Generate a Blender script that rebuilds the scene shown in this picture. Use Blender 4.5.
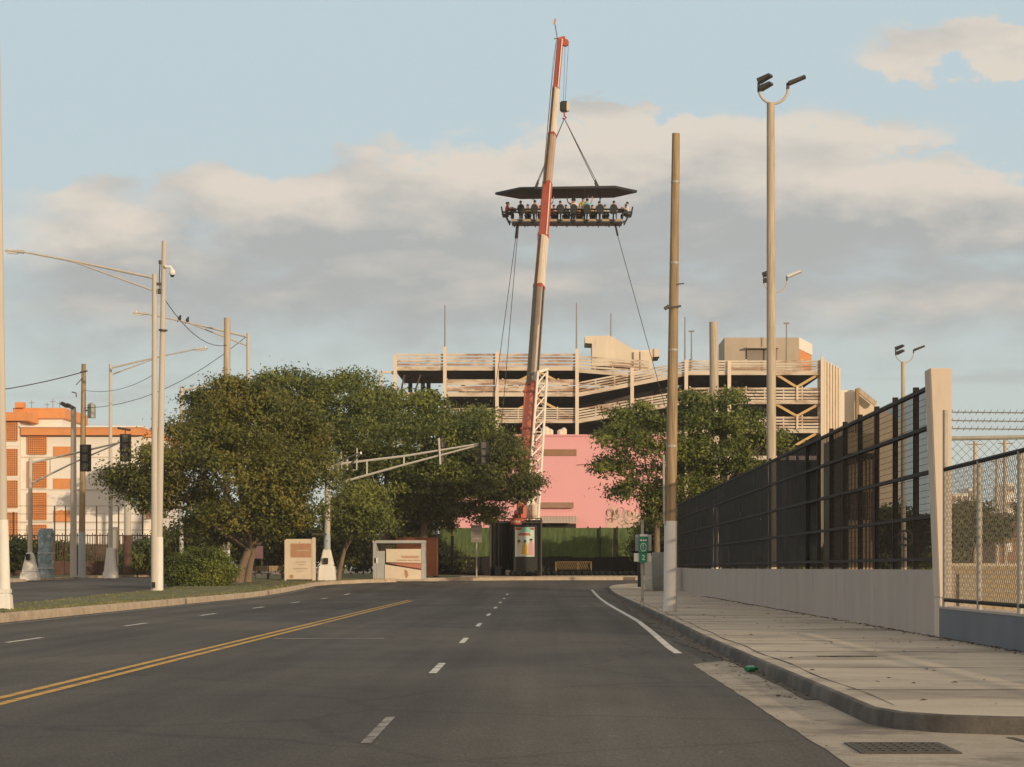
import bpy, bmesh, math, random
import numpy as np
from mathutils import Vector, Matrix

for o in list(bpy.data.objects):
    bpy.data.objects.remove(o)
SC = bpy.context.scene
COL = SC.collection
R = math.radians

# ------------------------------------------------------------------ camera
F, H, CX, CY = 2200.0, 1.45, 543.0, 568.0      # focal length in px, eye height, vanishing point
cam = bpy.data.cameras.new('camera')
cam.sensor_width = 36.0
cam.lens = F / 1024 * 36
cam.shift_x = -(CX - 512) / 1024
cam.shift_y = (CY - 383.5) / 1024
cam.clip_start = 0.5
cam.clip_end = 6000
camo = bpy.data.objects.new('camera', cam)
camo.location = (0, 0, H)
camo.rotation_euler = (R(90), 0, 0)
COL.objects.link(camo)
SC.camera = camo

# ------------------------------------------------------------------ light
SUN_EL, SUN_AZ = 10.0, 38.0          # elevation; degrees to the right of straight behind the camera
sd = Vector((math.sin(R(SUN_AZ)) * math.cos(R(SUN_EL)), -math.cos(R(SUN_AZ)) * math.cos(R(SUN_EL)), math.sin(R(SUN_EL))))
sun = bpy.data.lights.new('sun', 'SUN')
sun.energy = 3.1
sun.angle = R(0.6)
sun.color = (1.0, 0.795, 0.53)
suno = bpy.data.objects.new('sun', sun)
suno.rotation_euler = sd.to_track_quat('Z', 'Y').to_euler()
COL.objects.link(suno)

SC.view_settings.view_transform = 'Standard'
SC.view_settings.look = 'None'
SC.view_settings.exposure = 0.22
SC.view_settings.gamma = 1.0

world = bpy.data.worlds.new('World')
SC.world = world
world.use_nodes = True


def build_world():
    nt = world.node_tree
    nt.nodes.clear()
    N, L = nt.nodes.new, nt.links.new

    def m(op, a, b=None, c=None, clamp=False):
        n = N('ShaderNodeMath')
        n.operation = op
        n.use_clamp = clamp
        for i, v in enumerate((a, b, c)):
            if v is None:
                continue
            if isinstance(v, (int, float)):
                n.inputs[i].default_value = v
            else:
                L(v, n.inputs[i])
        return n.outputs[0]

    def smooth(v, a, b):
        n = N('ShaderNodeMapRange')
        n.interpolation_type = 'SMOOTHSTEP'
        n.inputs['From Min'].default_value = a
        n.inputs['From Max'].default_value = b
        L(v, n.inputs['Value'])
        return n.outputs['Result']

    def gauss(u, v, cu, cv, su, sv, amp):
        a = m('POWER', m('DIVIDE', m('SUBTRACT', u, cu), su), 2.0)
        b = m('POWER', m('DIVIDE', m('SUBTRACT', v, cv), sv), 2.0)
        return m('MULTIPLY', m('EXPONENT', m('MULTIPLY', m('ADD', a, b), -1.0)), amp)

    def mix(fac, a, b):
        n = N('ShaderNodeMix')
        n.data_type = 'RGBA'
        L(fac, n.inputs[0]) if not isinstance(fac, float) else setattr(n.inputs[0], 'default_value', fac)
        for i, c in ((6, a), (7, b)):
            if isinstance(c, tuple):
                n.inputs[i].default_value = c + (1,)
            else:
                L(c, n.inputs[i])
        return n.outputs[2]

    sky = N('ShaderNodeTexSky')
    sky.sky_type = 'NISHITA'
    sky.sun_disc = False
    sky.sun_elevation = R(SUN_EL)
    sky.sun_rotation = math.atan2(sd.x, sd.y)
    sky.air_density = 1.0
    sky.dust_density = 1.5
    sky.ozone_density = 2.0
    tc = N('ShaderNodeTexCoord')
    sp = N('ShaderNodeSeparateXYZ')
    L(tc.outputs['Generated'], sp.inputs[0])
    x, y, z = sp.outputs
    ay = m('MAXIMUM', m('ABSOLUTE', y), 0.05)
    u = m('DIVIDE', x, ay)              # tangent of azimuth, -0.25 .. 0.22 in view
    v = m('DIVIDE', z, ay)              # tangent of elevation, 0 .. 0.26 in view

    def fbm(du, dv, su, sv, detail=7.0, rough=0.55, seed=0.0):
        cb = N('ShaderNodeCombineXYZ')
        L(m('MULTIPLY', m('ADD', u, du), su), cb.inputs[0])
        L(m('MULTIPLY', m('ADD', v, dv), sv), cb.inputs[1])
        cb.inputs[2].default_value = seed
        n = N('ShaderNodeTexNoise')
        n.inputs['Scale'].default_value = 1.0
        n.inputs['Detail'].default_value = detail
        n.inputs['Roughness'].default_value = rough
        L(cb.outputs[0], n.inputs['Vector'])
        return n.outputs['Fac']

    n1 = fbm(0, 0, 9.0, 26.0, seed=3.1)
    n2 = fbm(0.004, 0.012, 9.0, 26.0, seed=3.1)
    n3 = fbm(0, 0, 34.0, 80.0, 5.0, 0.6, seed=7.7)
    puff = fbm(0, 0, 30.0, 52.0, 10.0, 0.55, seed=1.3)
    vv = m('ADD', v, m('MULTIPLY', m('SUBTRACT', puff, 0.5), 0.055))
    # long bank of cloud across the lower sky, its top higher to the right
    top = m('MINIMUM', m('ADD', m('MULTIPLY', u, 0.10), 0.196), 0.2015)
    top = m('SUBTRACT', top, m('MULTIPLY', m('MAXIMUM', m('SUBTRACT', u, 0.09), 0.0), 0.16))
    rel = m('SUBTRACT', top, vv)                         # > 0 inside the bank
    bank = m('MULTIPLY', smooth(rel, -0.003, 0.007), smooth(vv, 0.085, 0.125))
    bank = m('MULTIPLY', bank, smooth(m('ADD', u, m('MULTIPLY', n3, 0.05)), -0.245, -0.185))
    g = m('ADD', gauss(u, vv, 0.205, 0.238, 0.062, 0.014, 1.05), gauss(u, vv, 0.033, 0.203, 0.034, 0.011, 0.85))
    g = m('ADD', g, gauss(u, vv, 0.12, 0.196, 0.10, 0.013, 0.7))
    g = m('ADD', g, gauss(u, vv, -0.07, 0.190, 0.020, 0.011, 0.55))
    g = m('ADD', g, gauss(u, vv, -0.10, 0.250, 0.03, 0.006, 0.15))
    pf = m('MULTIPLY', g, m('ADD', m('MULTIPLY', puff, 1.5), 0.15))
    pfm = smooth(pf, 0.30, 0.54)
    bankm = m('MULTIPLY', bank, smooth(n1, 0.20, 0.46))
    low = m('MULTIPLY', smooth(fbm(0, 0, 7.0, 60.0, seed=9.0), 0.50, 0.68), smooth(v, 0.16, 0.09))
    low = m('MULTIPLY', low, m('MULTIPLY', smooth(v, 0.03, 0.07), 0.55))
    cov = m('MAXIMUM', m('MULTIPLY', bankm, 0.90), m('MAXIMUM', m('MULTIPLY', pfm, 0.88), low))
    # tops of the clouds catch the low sun, bodies and bases do not
    edge = smooth(rel, 0.046, 0.010)
    relief = m('MULTIPLY', m('SUBTRACT', n1, n2), 2.6)
    lit = m('ADD', m('MAXIMUM', m('MULTIPLY', edge, 0.85), m('MULTIPLY', pfm, 0.80)), relief)
    lit = m('ADD', lit, m('MULTIPLY', m('SUBTRACT', n3, 0.5), 0.30))
    lit = m('MINIMUM', m('MAXIMUM', lit, 0.0), 1.0)
    ccol = mix(lit, CLOUD_GREY, CLOUD_CREAM)
    # clear sky: the Nishita sky, tinted towards the pale teal of the photograph's hour
    tint = N('ShaderNodeMix')
    tint.data_type = 'RGBA'
    tint.blend_type = 'MULTIPLY'
    tint.inputs[0].default_value = 1.0
    L(sky.outputs[0], tint.inputs[6])
    tint.inputs[7].default_value = SKY_TINT + (1,)
    veil = mix(smooth(z, 0.27, 0.75), mix(smooth(v, 0.0, 0.2), VEIL_LOW, VEIL_HIGH), ZENITH_FILL)
    dp = N('ShaderNodeVectorMath')
    dp.operation = 'DOT_PRODUCT'
    L(tc.outputs['Generated'], dp.inputs[0])
    dp.inputs[1].default_value = sd
    veil = mix(m('POWER', m('MAXIMUM', dp.outputs['Value'], 0.0), 2.5), veil, SUN_GLOW)
    veil = mix(VEIL, tint.outputs[2], veil)
    fin = mix(cov, veil, ccol)
    bg = N('ShaderNodeBackground')
    bg.inputs['Strength'].default_value = SKY_STRENGTH
    L(fin, bg.inputs['Color'])
    out = N('ShaderNodeOutputWorld')
    L(bg.outputs[0], out.inputs[0])


SKY_STRENGTH = 0.10
HAZE = 0.00017
CLOUD_GREY = (3.60, 3.68, 3.66)
CLOUD_CREAM = (6.6, 5.85, 5.0)
SKY_TINT = (1.0, 1.0, 1.0)
VEIL = 0.97                                  # thin high cloud over the whole sky
VEIL_LOW = (4.9, 5.25, 4.75)
VEIL_HIGH = (4.50, 5.50, 5.90)
ZENITH_FILL = (5.6, 5.25, 4.55)               # unseen sky overhead, coloured warm neutral to set the fill light
SUN_GLOW = (9.0, 6.2, 3.6)                   # glow round the low sun behind the camera, added to lift shaded faces
build_world()

# ------------------------------------------------------------------ helpers


def sstep(a, b, x):
    t = min(1, max(0, (x - a) / (b - a)))
    return t * t * (3 - 2 * t)


def G(Y):
    return 0.72 * sstep(105, 178, Y)      # the land rises a little beyond the junction


def W(px, py, Y):
    return Vector(((px - CX) * Y / F, Y, H + (CY - py) * Y / F))


def XX(px, Y):
    return (px - CX) * Y / F


def ZZ(py, Y):
    return H + (CY - py) * Y / F


ORG = {}


def tag(o, label=None, cat=None, group=None, kind=None):
    if label:
        o['label'] = label
    if cat:
        o['category'] = cat
    if group:
        o['group'] = group
    if kind:
        o['kind'] = kind
    return o


def thing(name, label, cat, loc, group=None):
    o = bpy.data.objects.new(name, None)
    o.empty_display_size = 0.3
    o.location = loc
    COL.objects.link(o)
    ORG[o] = Vector(loc)
    return tag(o, label, cat, group)


class MB:
    def __init__(s):
        s.v, s.f = [], []

    def add(s, vs, fs):
        b = len(s.v)
        s.v += [tuple(p) for p in vs]
        s.f += [tuple(i + b for i in q) for q in fs]
        return s

    def hexa(s, p):
        return s.add(p, [(0, 3, 2, 1), (4, 5, 6, 7), (0, 1, 5, 4), (1, 2, 6, 5), (2, 3, 7, 6), (3, 0, 4, 7)])

    def box(s, x0, x1, y0, y1, z0, z1):
        return s.hexa([(x0, y0, z0), (x1, y0, z0), (x1, y1, z0), (x0, y1, z0), (x0, y0, z1), (x1, y0, z1), (x1, y1, z1), (x0, y1, z1)])

    def rbox(s, c, sx, sy, sz, rz=0.0):
        M = Matrix.Rotation(rz, 3, 'Z')
        P = []
        for dz in (-.5, .5):
            for dx, dy in ((-.5, -.5), (.5, -.5), (.5, .5), (-.5, .5)):
                P.append(Vector(c) + M @ Vector((dx * sx, dy * sy, dz * sz)))
        return s.hexa(P)

    def bar(s, a, b, w, h=None, w1=None, h1=None, roll=0.0):
        a, b = Vector(a), Vector(b)
        d = (b - a).normalized()
        up = Vector((0, 0, 1)) if abs(d.z) < 0.9 else Vector((0, 1, 0))
        sx = d.cross(up).normalized()
        sy = sx.cross(d)
        if roll:
            M = Matrix.Rotation(roll, 3, d)
            sx, sy = M @ sx, M @ sy
        h = h or w
        w1 = w1 or w
        h1 = h1 or h
        P = [a - sx * w / 2 - sy * h / 2, a + sx * w / 2 - sy * h / 2, a + sx * w / 2 + sy * h / 2, a - sx * w / 2 + sy * h / 2]
        P += [b - sx * w1 / 2 - sy * h1 / 2, b + sx * w1 / 2 - sy * h1 / 2, b + sx * w1 / 2 + sy * h1 / 2, b - sx * w1 / 2 + sy * h1 / 2]
        return s.hexa(P)

    def tube(s, pts, rad, n=8, cap=True):
        pts = [Vector(p) for p in pts]
        if isinstance(rad, (int, float)):
            rad = [rad] * len(pts)
        vs, fs = [], []
        ref = None
        for i, p in enumerate(pts):
            d = (pts[min(i + 1, len(pts) - 1)] - pts[max(i - 1, 0)])
            d = d.normalized() if d.length > 1e-9 else Vector((0, 0, 1))
            if ref is None:
                ref = Vector((1, 0, 0)) if abs(d.x) < 0.8 else Vector((0, 1, 0))
            a = (ref - d * ref.dot(d)).normalized()
            ref = a
            b = d.cross(a)
            for k in range(n):
                t = 2 * math.pi * k / n
                vs.append(p + (a * math.cos(t) + b * math.sin(t)) * rad[i])
        for i in range(len(pts) - 1):
            for k in range(n):
                k2 = (k + 1) % n
                fs.append((i * n + k, i * n + k2, (i + 1) * n + k2, (i + 1) * n + k))
        if cap:
            fs.append(tuple(reversed(range(n))))
            fs.append(tuple((len(pts) - 1) * n + k for k in range(n)))
        return s.add(vs, fs)

    def ball(s, c, rx, ry, rz, nu=12, nv=8):
        vs, fs = [], []
        c = Vector(c)
        for j in range(1, nv):
            t = math.pi * j / nv
            for i in range(nu):
                q = 2 * math.pi * i / nu
                vs.append(c + Vector((rx * math.sin(t) * math.cos(q), ry * math.sin(t) * math.sin(q), rz * math.cos(t))))
        vs += [c + Vector((0, 0, rz)), c - Vector((0, 0, rz))]
        T, B = len(vs) - 2, len(vs) - 1
        for j in range(nv - 2):
            for i in range(nu):
                i2 = (i + 1) % nu
                fs.append((j * nu + i, (j + 1) * nu + i, (j + 1) * nu + i2, j * nu + i2))
        for i in range(nu):
            i2 = (i + 1) % nu
            fs.append((T, i, i2))
            fs.append((B, (nv - 2) * nu + i2, (nv - 2) * nu + i))
        return s.add(vs, fs)

    def prism(s, poly, ext):
        ext = Vector(ext)
        n = len(poly)
        A = [Vector(p) for p in poly]
        vs = A + [p + ext for p in A]
        fs = [tuple(reversed(range(n))), tuple(range(n, 2 * n))]
        for i in range(n):
            j = (i + 1) % n
            fs.append((i, j, n + j, n + i))
        return s.add(vs, fs)

    def build(s, name, mat, parent=None, loc=None, smooth=False, bevel=0.0):
        org = ORG[parent] if parent is not None else Vector(loc or (0, 0, 0))
        me = bpy.data.meshes.new(name)
        me.from_pydata([(x - org.x, y - org.y, z - org.z) for x, y, z in s.v], [], s.f)
        me.materials.append(mat)
        bm = bmesh.new()
        bm.from_mesh(me)
        bmesh.ops.recalc_face_normals(bm, faces=bm.faces)
        if bevel:
            bmesh.ops.bevel(bm, geom=[e for e in bm.edges if len(e.link_faces) == 2 and e.calc_face_angle(0) > 0.6], offset=bevel, segments=2, affect='EDGES', clamp_overlap=True)
        bm.to_mesh(me)
        bm.free()
        if smooth:
            me.polygons.foreach_set('use_smooth', [True] * len(me.polygons))
            try:
                me.set_sharp_from_angle(angle=R(40))
            except Exception:
                pass
        o = bpy.data.objects.new(name, me)
        COL.objects.link(o)
        if parent is not None:
            o.parent = parent
            ORG[o] = org
        else:
            o.location = org
            ORG[o] = org
        return o


def dup(root, loc, label=None, rz=None, group=None):
    r = root.copy()
    COL.objects.link(r)
    r.location = loc
    if rz is not None:
        r.rotation_euler = (0, 0, rz)
    if label:
        r['label'] = label
    if group:
        r['group'] = group
    for ch in list(root.children):
        c = ch.copy()
        COL.objects.link(c)
        c.parent = r
        for g in list(ch.children):
            d = g.copy()
            COL.objects.link(d)
            d.parent = c
    return r


# ------------------------------------------------------------------ materials
def mat(name, col, rough=0.75, var=0.12, scale=3.0, bump=0.0, metal=0.0, spec=0.4, stain=None, stain_amt=0.0, stretch=(1, 1, 1),
        stain_scale=1.2, emis=0.0, stain_thr=0.55, fine=0.0, bump_dist=0.02):
    m = bpy.data.materials.new(name)
    m.use_nodes = True
    nt = m.node_tree
    N, L = nt.nodes.new, nt.links.new
    p = nt.nodes['Principled BSDF']
    p.inputs['Roughness'].default_value = rough
    p.inputs['Metallic'].default_value = metal
    p.inputs['Specular IOR Level'].default_value = spec
    tc = N('ShaderNodeTexCoord')
    mp = N('ShaderNodeMapping')
    mp.inputs['Scale'].default_value = stretch
    L(tc.outputs['Object'], mp.inputs[0])
    n = N('ShaderNodeTexNoise')
    n.inputs['Scale'].default_value = scale
    n.inputs['Detail'].default_value = 8
    n.inputs['Roughness'].default_value = 0.62
    L(mp.outputs[0], n.inputs['Vector'])
    cr = N('ShaderNodeValToRGB')
    cr.color_ramp.elements[0].position = 0.28
    cr.color_ramp.elements[1].position = 0.72
    cr.color_ramp.elements[0].color = tuple(max(0, c * (1 - var)) for c in col) + (1,)
    cr.color_ramp.elements[1].color = tuple(min(1, c * (1 + var)) for c in col) + (1,)
    L(n.outputs['Fac'], cr.inputs[0])
    out = cr.outputs[0]
    if fine:
        nf = N('ShaderNodeTexNoise')
        nf.inputs['Scale'].default_value = 60
        nf.inputs['Detail'].default_value = 3
        L(tc.outputs['Object'], nf.inputs['Vector'])
        mr = N('ShaderNodeMapRange')
        mr.inputs['From Min'].default_value = 0.3
        mr.inputs['From Max'].default_value = 0.7
        mr.inputs['To Min'].default_value = 1 - fine
        mr.inputs['To Max'].default_value = 1 + fine
        L(nf.outputs['Fac'], mr.inputs['Value'])
        mm = N('ShaderNodeMix')
        mm.data_type = 'RGBA'
        mm.blend_type = 'MULTIPLY'
        mm.inputs[0].default_value = 1
        L(out, mm.inputs[6])
        L(mr.outputs[0], mm.inputs[7])
        out = mm.outputs[2]
    if stain:
        n2 = N('ShaderNodeTexNoise')
        n2.inputs['Scale'].default_value = stain_scale
        n2.inputs['Detail'].default_value = 9
        n2.inputs['Roughness'].default_value = 0.68
        mp2 = N('ShaderNodeMapping')
        mp2.inputs['Scale'].default_value = stretch
        mp2.inputs['Location'].default_value = (3.7, 9.1, 5.3)
        L(tc.outputs['Object'], mp2.inputs[0])
        L(mp2.outputs[0], n2.inputs['Vector'])
        mr = N('ShaderNodeMapRange')
        mr.interpolation_type = 'SMOOTHSTEP'
        mr.inputs['From Min'].default_value = stain_thr
        mr.inputs['From Max'].default_value = stain_thr + 0.17
        mr.inputs['To Max'].default_value = stain_amt
        L(n2.outputs['Fac'], mr.inputs['Value'])
        mx = N('ShaderNodeMix')
        mx.data_type = 'RGBA'
        L(mr.outputs[0], mx.inputs[0])
        L(out, mx.inputs[6])
        mx.inputs[7].default_value = tuple(stain) + (1,)
        out = mx.outputs[2]
    L(out, p.inputs['Base Color'])
    if emis:
        L(out, p.inputs['Emission Color'])
        p.inputs['Emission Strength'].default_value = emis
    if bump:
        b = N('ShaderNodeBump')
        b.inputs['Strength'].default_value = bump
        b.inputs['Distance'].default_value = bump_dist
        n4 = N('ShaderNodeTexNoise')
        n4.inputs['Scale'].default_value = scale * 6
        n4.inputs['Detail'].default_value = 6
        L(tc.outputs['Object'], n4.inputs['Vector'])
        L(n4.outputs['Fac'], b.inputs['Height'])
        L(b.outputs[0], p.inputs['Normal'])
    return m


def leaf_mat(name, c0, c1, c2, trans=0.25, scale=0.42):
    m = bpy.data.materials.new(name)
    m.use_nodes = True
    nt = m.node_tree
    N, L = nt.nodes.new, nt.links.new
    p = nt.nodes['Principled BSDF']
    p.inputs['Roughness'].default_value = 0.55
    p.inputs['Specular IOR Level'].default_value = 0.35
    tc = N('ShaderNodeTexCoord')
    n = N('ShaderNodeTexNoise')
    n.inputs['Scale'].default_value = scale
    n.inputs['Detail'].default_value = 3
    L(tc.outputs['Object'], n.inputs['Vector'])
    g = N('ShaderNodeNewGeometry')
    a = N('ShaderNodeMath')
    a.operation = 'MULTIPLY_ADD'
    L(g.outputs['Random Per Island'], a.inputs[0])
    a.inputs[1].default_value = 0.45
    s = N('ShaderNodeMath')
    s.operation = 'MULTIPLY_ADD'
    L(n.outputs['Fac'], s.inputs[0])
    s.inputs[1].default_value = 1.8
    s.inputs[2].default_value = -0.60
    L(s.outputs[0], a.inputs[2])
    cr = N('ShaderNodeValToRGB')
    e = cr.color_ramp.elements
    e[0].position = 0.15
    e[0].color = c0 + (1,)
    e[1].position = 0.85
    e[1].color = c2 + (1,)
    e.new(0.5).color = c1 + (1,)
    L(a.outputs[0], cr.inputs[0])
    L(cr.outputs[0], p.inputs['Base Color'])
    t = N('ShaderNodeBsdfTranslucent')
    L(cr.outputs[0], t.inputs['Color'])
    mx = N('ShaderNodeMixShader')
    mx.inputs[0].default_value = trans
    L(p.outputs[0], mx.inputs[1])
    L(t.outputs[0], mx.inputs[2])
    L(mx.outputs[0], nt.nodes['Material Output'].inputs['Surface'])
    return m


def asphalt_mat(name, col=(0.075, 0.067, 0.060)):
    m = mat(name, col, 0.88, 0.16, 0.35, bump=0.35, spec=0.25, fine=0.22, stretch=(1.0, 0.18, 1), stain=tuple(c * 0.72 for c in col), stain_amt=0.7, stain_scale=0.5)
    nt = m.node_tree
    N, L = nt.nodes.new, nt.links.new
    p = nt.nodes['Principled BSDF']
    src = p.inputs['Base Color'].links[0].from_socket
    tc = N('ShaderNodeTexCoord')
    # thin cracks and pale aggregate scuffs
    nz = N('ShaderNodeTexNoise')
    nz.inputs['Scale'].default_value = 0.9
    nz.inputs['Detail'].default_value = 4
    L(tc.outputs['Object'], nz.inputs['Vector'])
    ad = N('ShaderNodeMix')
    ad.data_type = 'VECTOR'
    ad.inputs[0].default_value = 0.35
    L(tc.outputs['Object'], ad.inputs[4])
    L(nz.outputs['Color'], ad.inputs[5])
    vo = N('ShaderNodeTexVoronoi')
    vo.feature = 'DISTANCE_TO_EDGE'
    vo.inputs['Scale'].default_value = 0.28
    L(ad.outputs[1], vo.inputs['Vector'])
    mr = N('ShaderNodeMapRange')
    mr.inputs['From Min'].default_value = 0.004
    mr.inputs['From Max'].default_value = 0.014
    mr.inputs['To Min'].default_value = 0.66
    mr.inputs['To Max'].default_value = 1.0
    L(vo.outputs['Distance'], mr.inputs['Value'])
    mm = N('ShaderNodeMix')
    mm.data_type = 'RGBA'
    mm.blend_type = 'MULTIPLY'
    mm.inputs[0].default_value = 0.6
    L(src, mm.inputs[6])
    L(mr.outputs[0], mm.inputs[7])
    last = mm.outputs[2]

    def layer(scale, stretch, lo, hi, a, c, seed, detail=4, rough=.6):
        nonlocal last
        mp = N('ShaderNodeMapping')
        mp.inputs['Scale'].default_value = stretch
        mp.inputs['Location'].default_value = (seed, seed * 1.7, 0)
        L(tc.outputs['Object'], mp.inputs[0])
        n = N('ShaderNodeTexNoise')
        n.inputs['Scale'].default_value = scale
        n.inputs['Detail'].default_value = detail
        n.inputs['Roughness'].default_value = rough
        L(mp.outputs[0], n.inputs['Vector'])
        r_ = N('ShaderNodeMapRange')
        r_.inputs['From Min'].default_value = lo
        r_.inputs['From Max'].default_value = hi
        r_.inputs['To Min'].default_value = a
        r_.inputs['To Max'].default_value = c
        L(n.outputs['Fac'], r_.inputs['Value'])
        x = N('ShaderNodeMix')
        x.data_type = 'RGBA'
        x.blend_type = 'MULTIPLY'
        x.inputs[0].default_value = 1
        L(last, x.inputs[6])
        L(r_.outputs[0], x.inputs[7])
        last = x.outputs[2]
    layer(.9, (1, .012, 1), .35, .65, .80, 1.20, 3.0, 3)      # long worn tracks along the lanes
    layer(.16, (1, .5, 1), .42, .58, .82, 1.14, 7.0, 5)       # broad patches
    layer(1.3, (1, .35, 1), .64, .74, 1.0, .72, 11.0, 6)      # oil and tar spots
    layer(34, (1, .4, 1), .3, .7, .72, 1.30, 2.0, 2)          # aggregate
    layer(9, (1, .3, 1), .66, .74, 1.0, 1.7, 5.0, 3)          # pale chips
    L(last, p.inputs['Base Color'])
    return m


def paint_mat(name, col, under=(0.06, 0.056, 0.054), wear=0.55):
    return mat(name, col, 0.8, 0.12, 4, stain=under, stain_amt=0.85, stain_scale=3.0, stain_thr=wear, fine=0.15)


M = {}
M['asphalt'] = asphalt_mat('asphalt')
M['ground'] = mat('dry_earth', (0.14, 0.12, 0.08), 0.95, 0.35, 0.3, fine=0.2)
M['grass'] = mat('grass_soil', (0.10, 0.105, 0.04), 0.95, 0.45, 1.1, bump=0.8, fine=0.3, stain=(0.20, 0.16, 0.10), stain_amt=0.8, stain_scale=0.5, stain_thr=0.5)
M['concrete'] = mat('pavement_concrete', (0.43, 0.365, 0.295), 0.9, 0.16, 0.6, bump=0.25, fine=0.12, stain=(0.19, 0.16, 0.13), stain_amt=0.7, stain_scale=0.5, stain_thr=0.46, stretch=(.55, 1, 1))
M['gutter'] = mat('gutter_concrete', (0.32, 0.272, 0.22), 0.9, 0.22, 0.9, bump=0.3, fine=0.16, stain=(0.10, 0.085, 0.07), stain_amt=0.75, stain_scale=0.8, stain_thr=0.48)
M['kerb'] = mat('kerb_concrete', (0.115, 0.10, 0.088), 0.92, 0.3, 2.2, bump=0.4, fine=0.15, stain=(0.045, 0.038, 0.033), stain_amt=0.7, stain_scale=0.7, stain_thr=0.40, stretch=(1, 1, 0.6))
M['kerb_old'] = mat('weathered_kerb', (0.40, 0.315, 0.235), 0.95, 0.25, 1.6, bump=0.4, stain=(0.14, 0.10, 0.07), stain_amt=0.7)
M['far_pave'] = mat('far_pavement', (0.50, 0.38, 0.26), 0.95, 0.15, 0.8)
M['white_line'] = paint_mat('white_road_paint', (0.58, 0.56, 0.52), wear=0.50)
M['white_worn'] = paint_mat('worn_white_paint', (0.27, 0.25, 0.23), wear=0.45)
M['yellow_line'] = paint_mat('yellow_road_paint', (0.52, 0.30, 0.055), wear=0.50)
M['joint'] = mat('joint_dirt', (0.075, 0.062, 0.05), 0.95, 0.4, 6)
M['wall_grey'] = mat('rendered_wall', (0.40, 0.335, 0.30), 0.9, 0.10, 0.7, bump=0.15, stain=(0.22, 0.19, 0.165), stain_amt=0.55, stain_scale=1.1, stretch=(1, 1, 0.25), fine=0.04)
M['pillar'] = mat('cream_pillar', (0.56, 0.46, 0.38), 0.9, 0.08, 1.0, bump=0.12, stain=(0.38, 0.30, 0.24), stain_amt=0.45, stretch=(1, 1, 0.3))
M['wall_blue'] = mat('blue_grey_wall', (0.135, 0.145, 0.165), 0.9, 0.12, 1.0, bump=0.15, stain=(0.21, 0.20, 0.20), stain_amt=0.4, stretch=(1, 1, .4))
M['black_steel'] = mat('black_steel', (0.020, 0.017, 0.016), 0.7, 0.2, 6, spec=0.15)
M['rail_steel'] = mat('dark_rail', (0.034, 0.028, 0.026), 0.7, 0.2, 6, spec=0.15)
M['black_net'] = mat('black_screen', (0.016, 0.014, 0.013), 0.8, 0.25, 0.8, spec=0.2, stretch=(1, 3, .3))
M['galv'] = mat('galvanised', (0.34, 0.31, 0.27), 0.55, 0.15, 5, metal=0.2, stain=(0.22, 0.13, 0.07), stain_amt=0.5)
M['wire'] = mat('chain_wire', (0.15, 0.13, 0.10), 0.6, 0.2, 5, metal=0.3)
M['pole_conc'] = mat('concrete_pole', (0.47, 0.425, 0.375), 0.85, 0.10, 1.5, stain=(0.30, 0.25, 0.2), stain_amt=0.4, stretch=(1, 1, .2))
M['pole_white'] = mat('white_painted_base', (0.68, 0.65, 0.61), 0.8, 0.08, 2, stain=(0.32, 0.29, 0.25), stain_amt=0.5, stretch=(1, 1, .3))
M['pole_bluegrey'] = mat('blue_grey_paint', (0.36, 0.39, 0.42), 0.8, 0.08, 2, stain=(0.25, 0.25, 0.25), stain_amt=0.4, stretch=(1, 1, .3))
M['wood'] = mat('weathered_wood', (0.28, 0.20, 0.12), 0.9, 0.5, 5, bump=0.4, stretch=(3, 3, 0.12), stain=(0.12, 0.08, 0.05), stain_amt=0.7, stain_scale=3)
M['wood_pale'] = mat('pale_wood', (0.42, 0.345, 0.265), 0.9, 0.32, 5, stretch=(3, 3, 0.15), stain=(0.22, 0.15, 0.09), stain_amt=0.6, stain_scale=3)
M['lamp_dark'] = mat('dark_lamp_metal', (0.06, 0.052, 0.045), 0.5, 0.2, 4)
M['lamp_bright'] = mat('bright_lamp_metal', (0.75, 0.73, 0.70), 0.25, 0.05, 4, metal=0.3)
M['alu'] = mat('aluminium', (0.50, 0.465, 0.42), 0.5, 0.1, 4, metal=0.25)
M['cable'] = mat('black_cable', (0.05, 0.047, 0.045), 0.7, 0.1, 4)
M['signal_black'] = mat('signal_black', (0.018, 0.017, 0.016), 0.5, 0.1, 4)
M['signal_grey'] = mat('signal_back_grey', (0.10, 0.09, 0.075), 0.6, 0.15, 4)
M['bark'] = mat('bark', (0.17, 0.12, 0.08), 0.95, 0.35, 6, bump=0.6, stretch=(2, 2, .4))
M['leaf_olive'] = leaf_mat('olive_leaves', (0.044, 0.058, 0.010), (0.108, 0.118, 0.020), (0.215, 0.178, 0.034))
M['leaf_green'] = leaf_mat('green_leaves', (0.032, 0.050, 0.010), (0.085, 0.112, 0.020), (0.200, 0.215, 0.036))
M['leaf_fresh'] = leaf_mat('fresh_leaves', (0.06, 0.078, 0.018), (0.125, 0.15, 0.03), (0.21, 0.22, 0.045))
M['leaf_dark'] = leaf_mat('dark_leaves', (0.030, 0.040, 0.012), (0.066, 0.080, 0.018), (0.14, 0.145, 0.030))
M['crane_red'] = mat('crane_red', (0.38, 0.075, 0.045), 0.5, 0.12, 1.2, stain=(0.28, 0.06, 0.035), stain_amt=0.5)
M['crane_orange'] = mat('crane_faded_red', (0.56, 0.15, 0.085), 0.5, 0.10, 1.2, stain=(0.36, 0.09, 0.05), stain_amt=0.4)
M['crane_cream'] = mat('crane_cream', (0.66, 0.56, 0.46), 0.45, 0.10, 1.0, stain=(0.38, 0.28, 0.2), stain_amt=0.5, stretch=(2, 2, .25))
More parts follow.
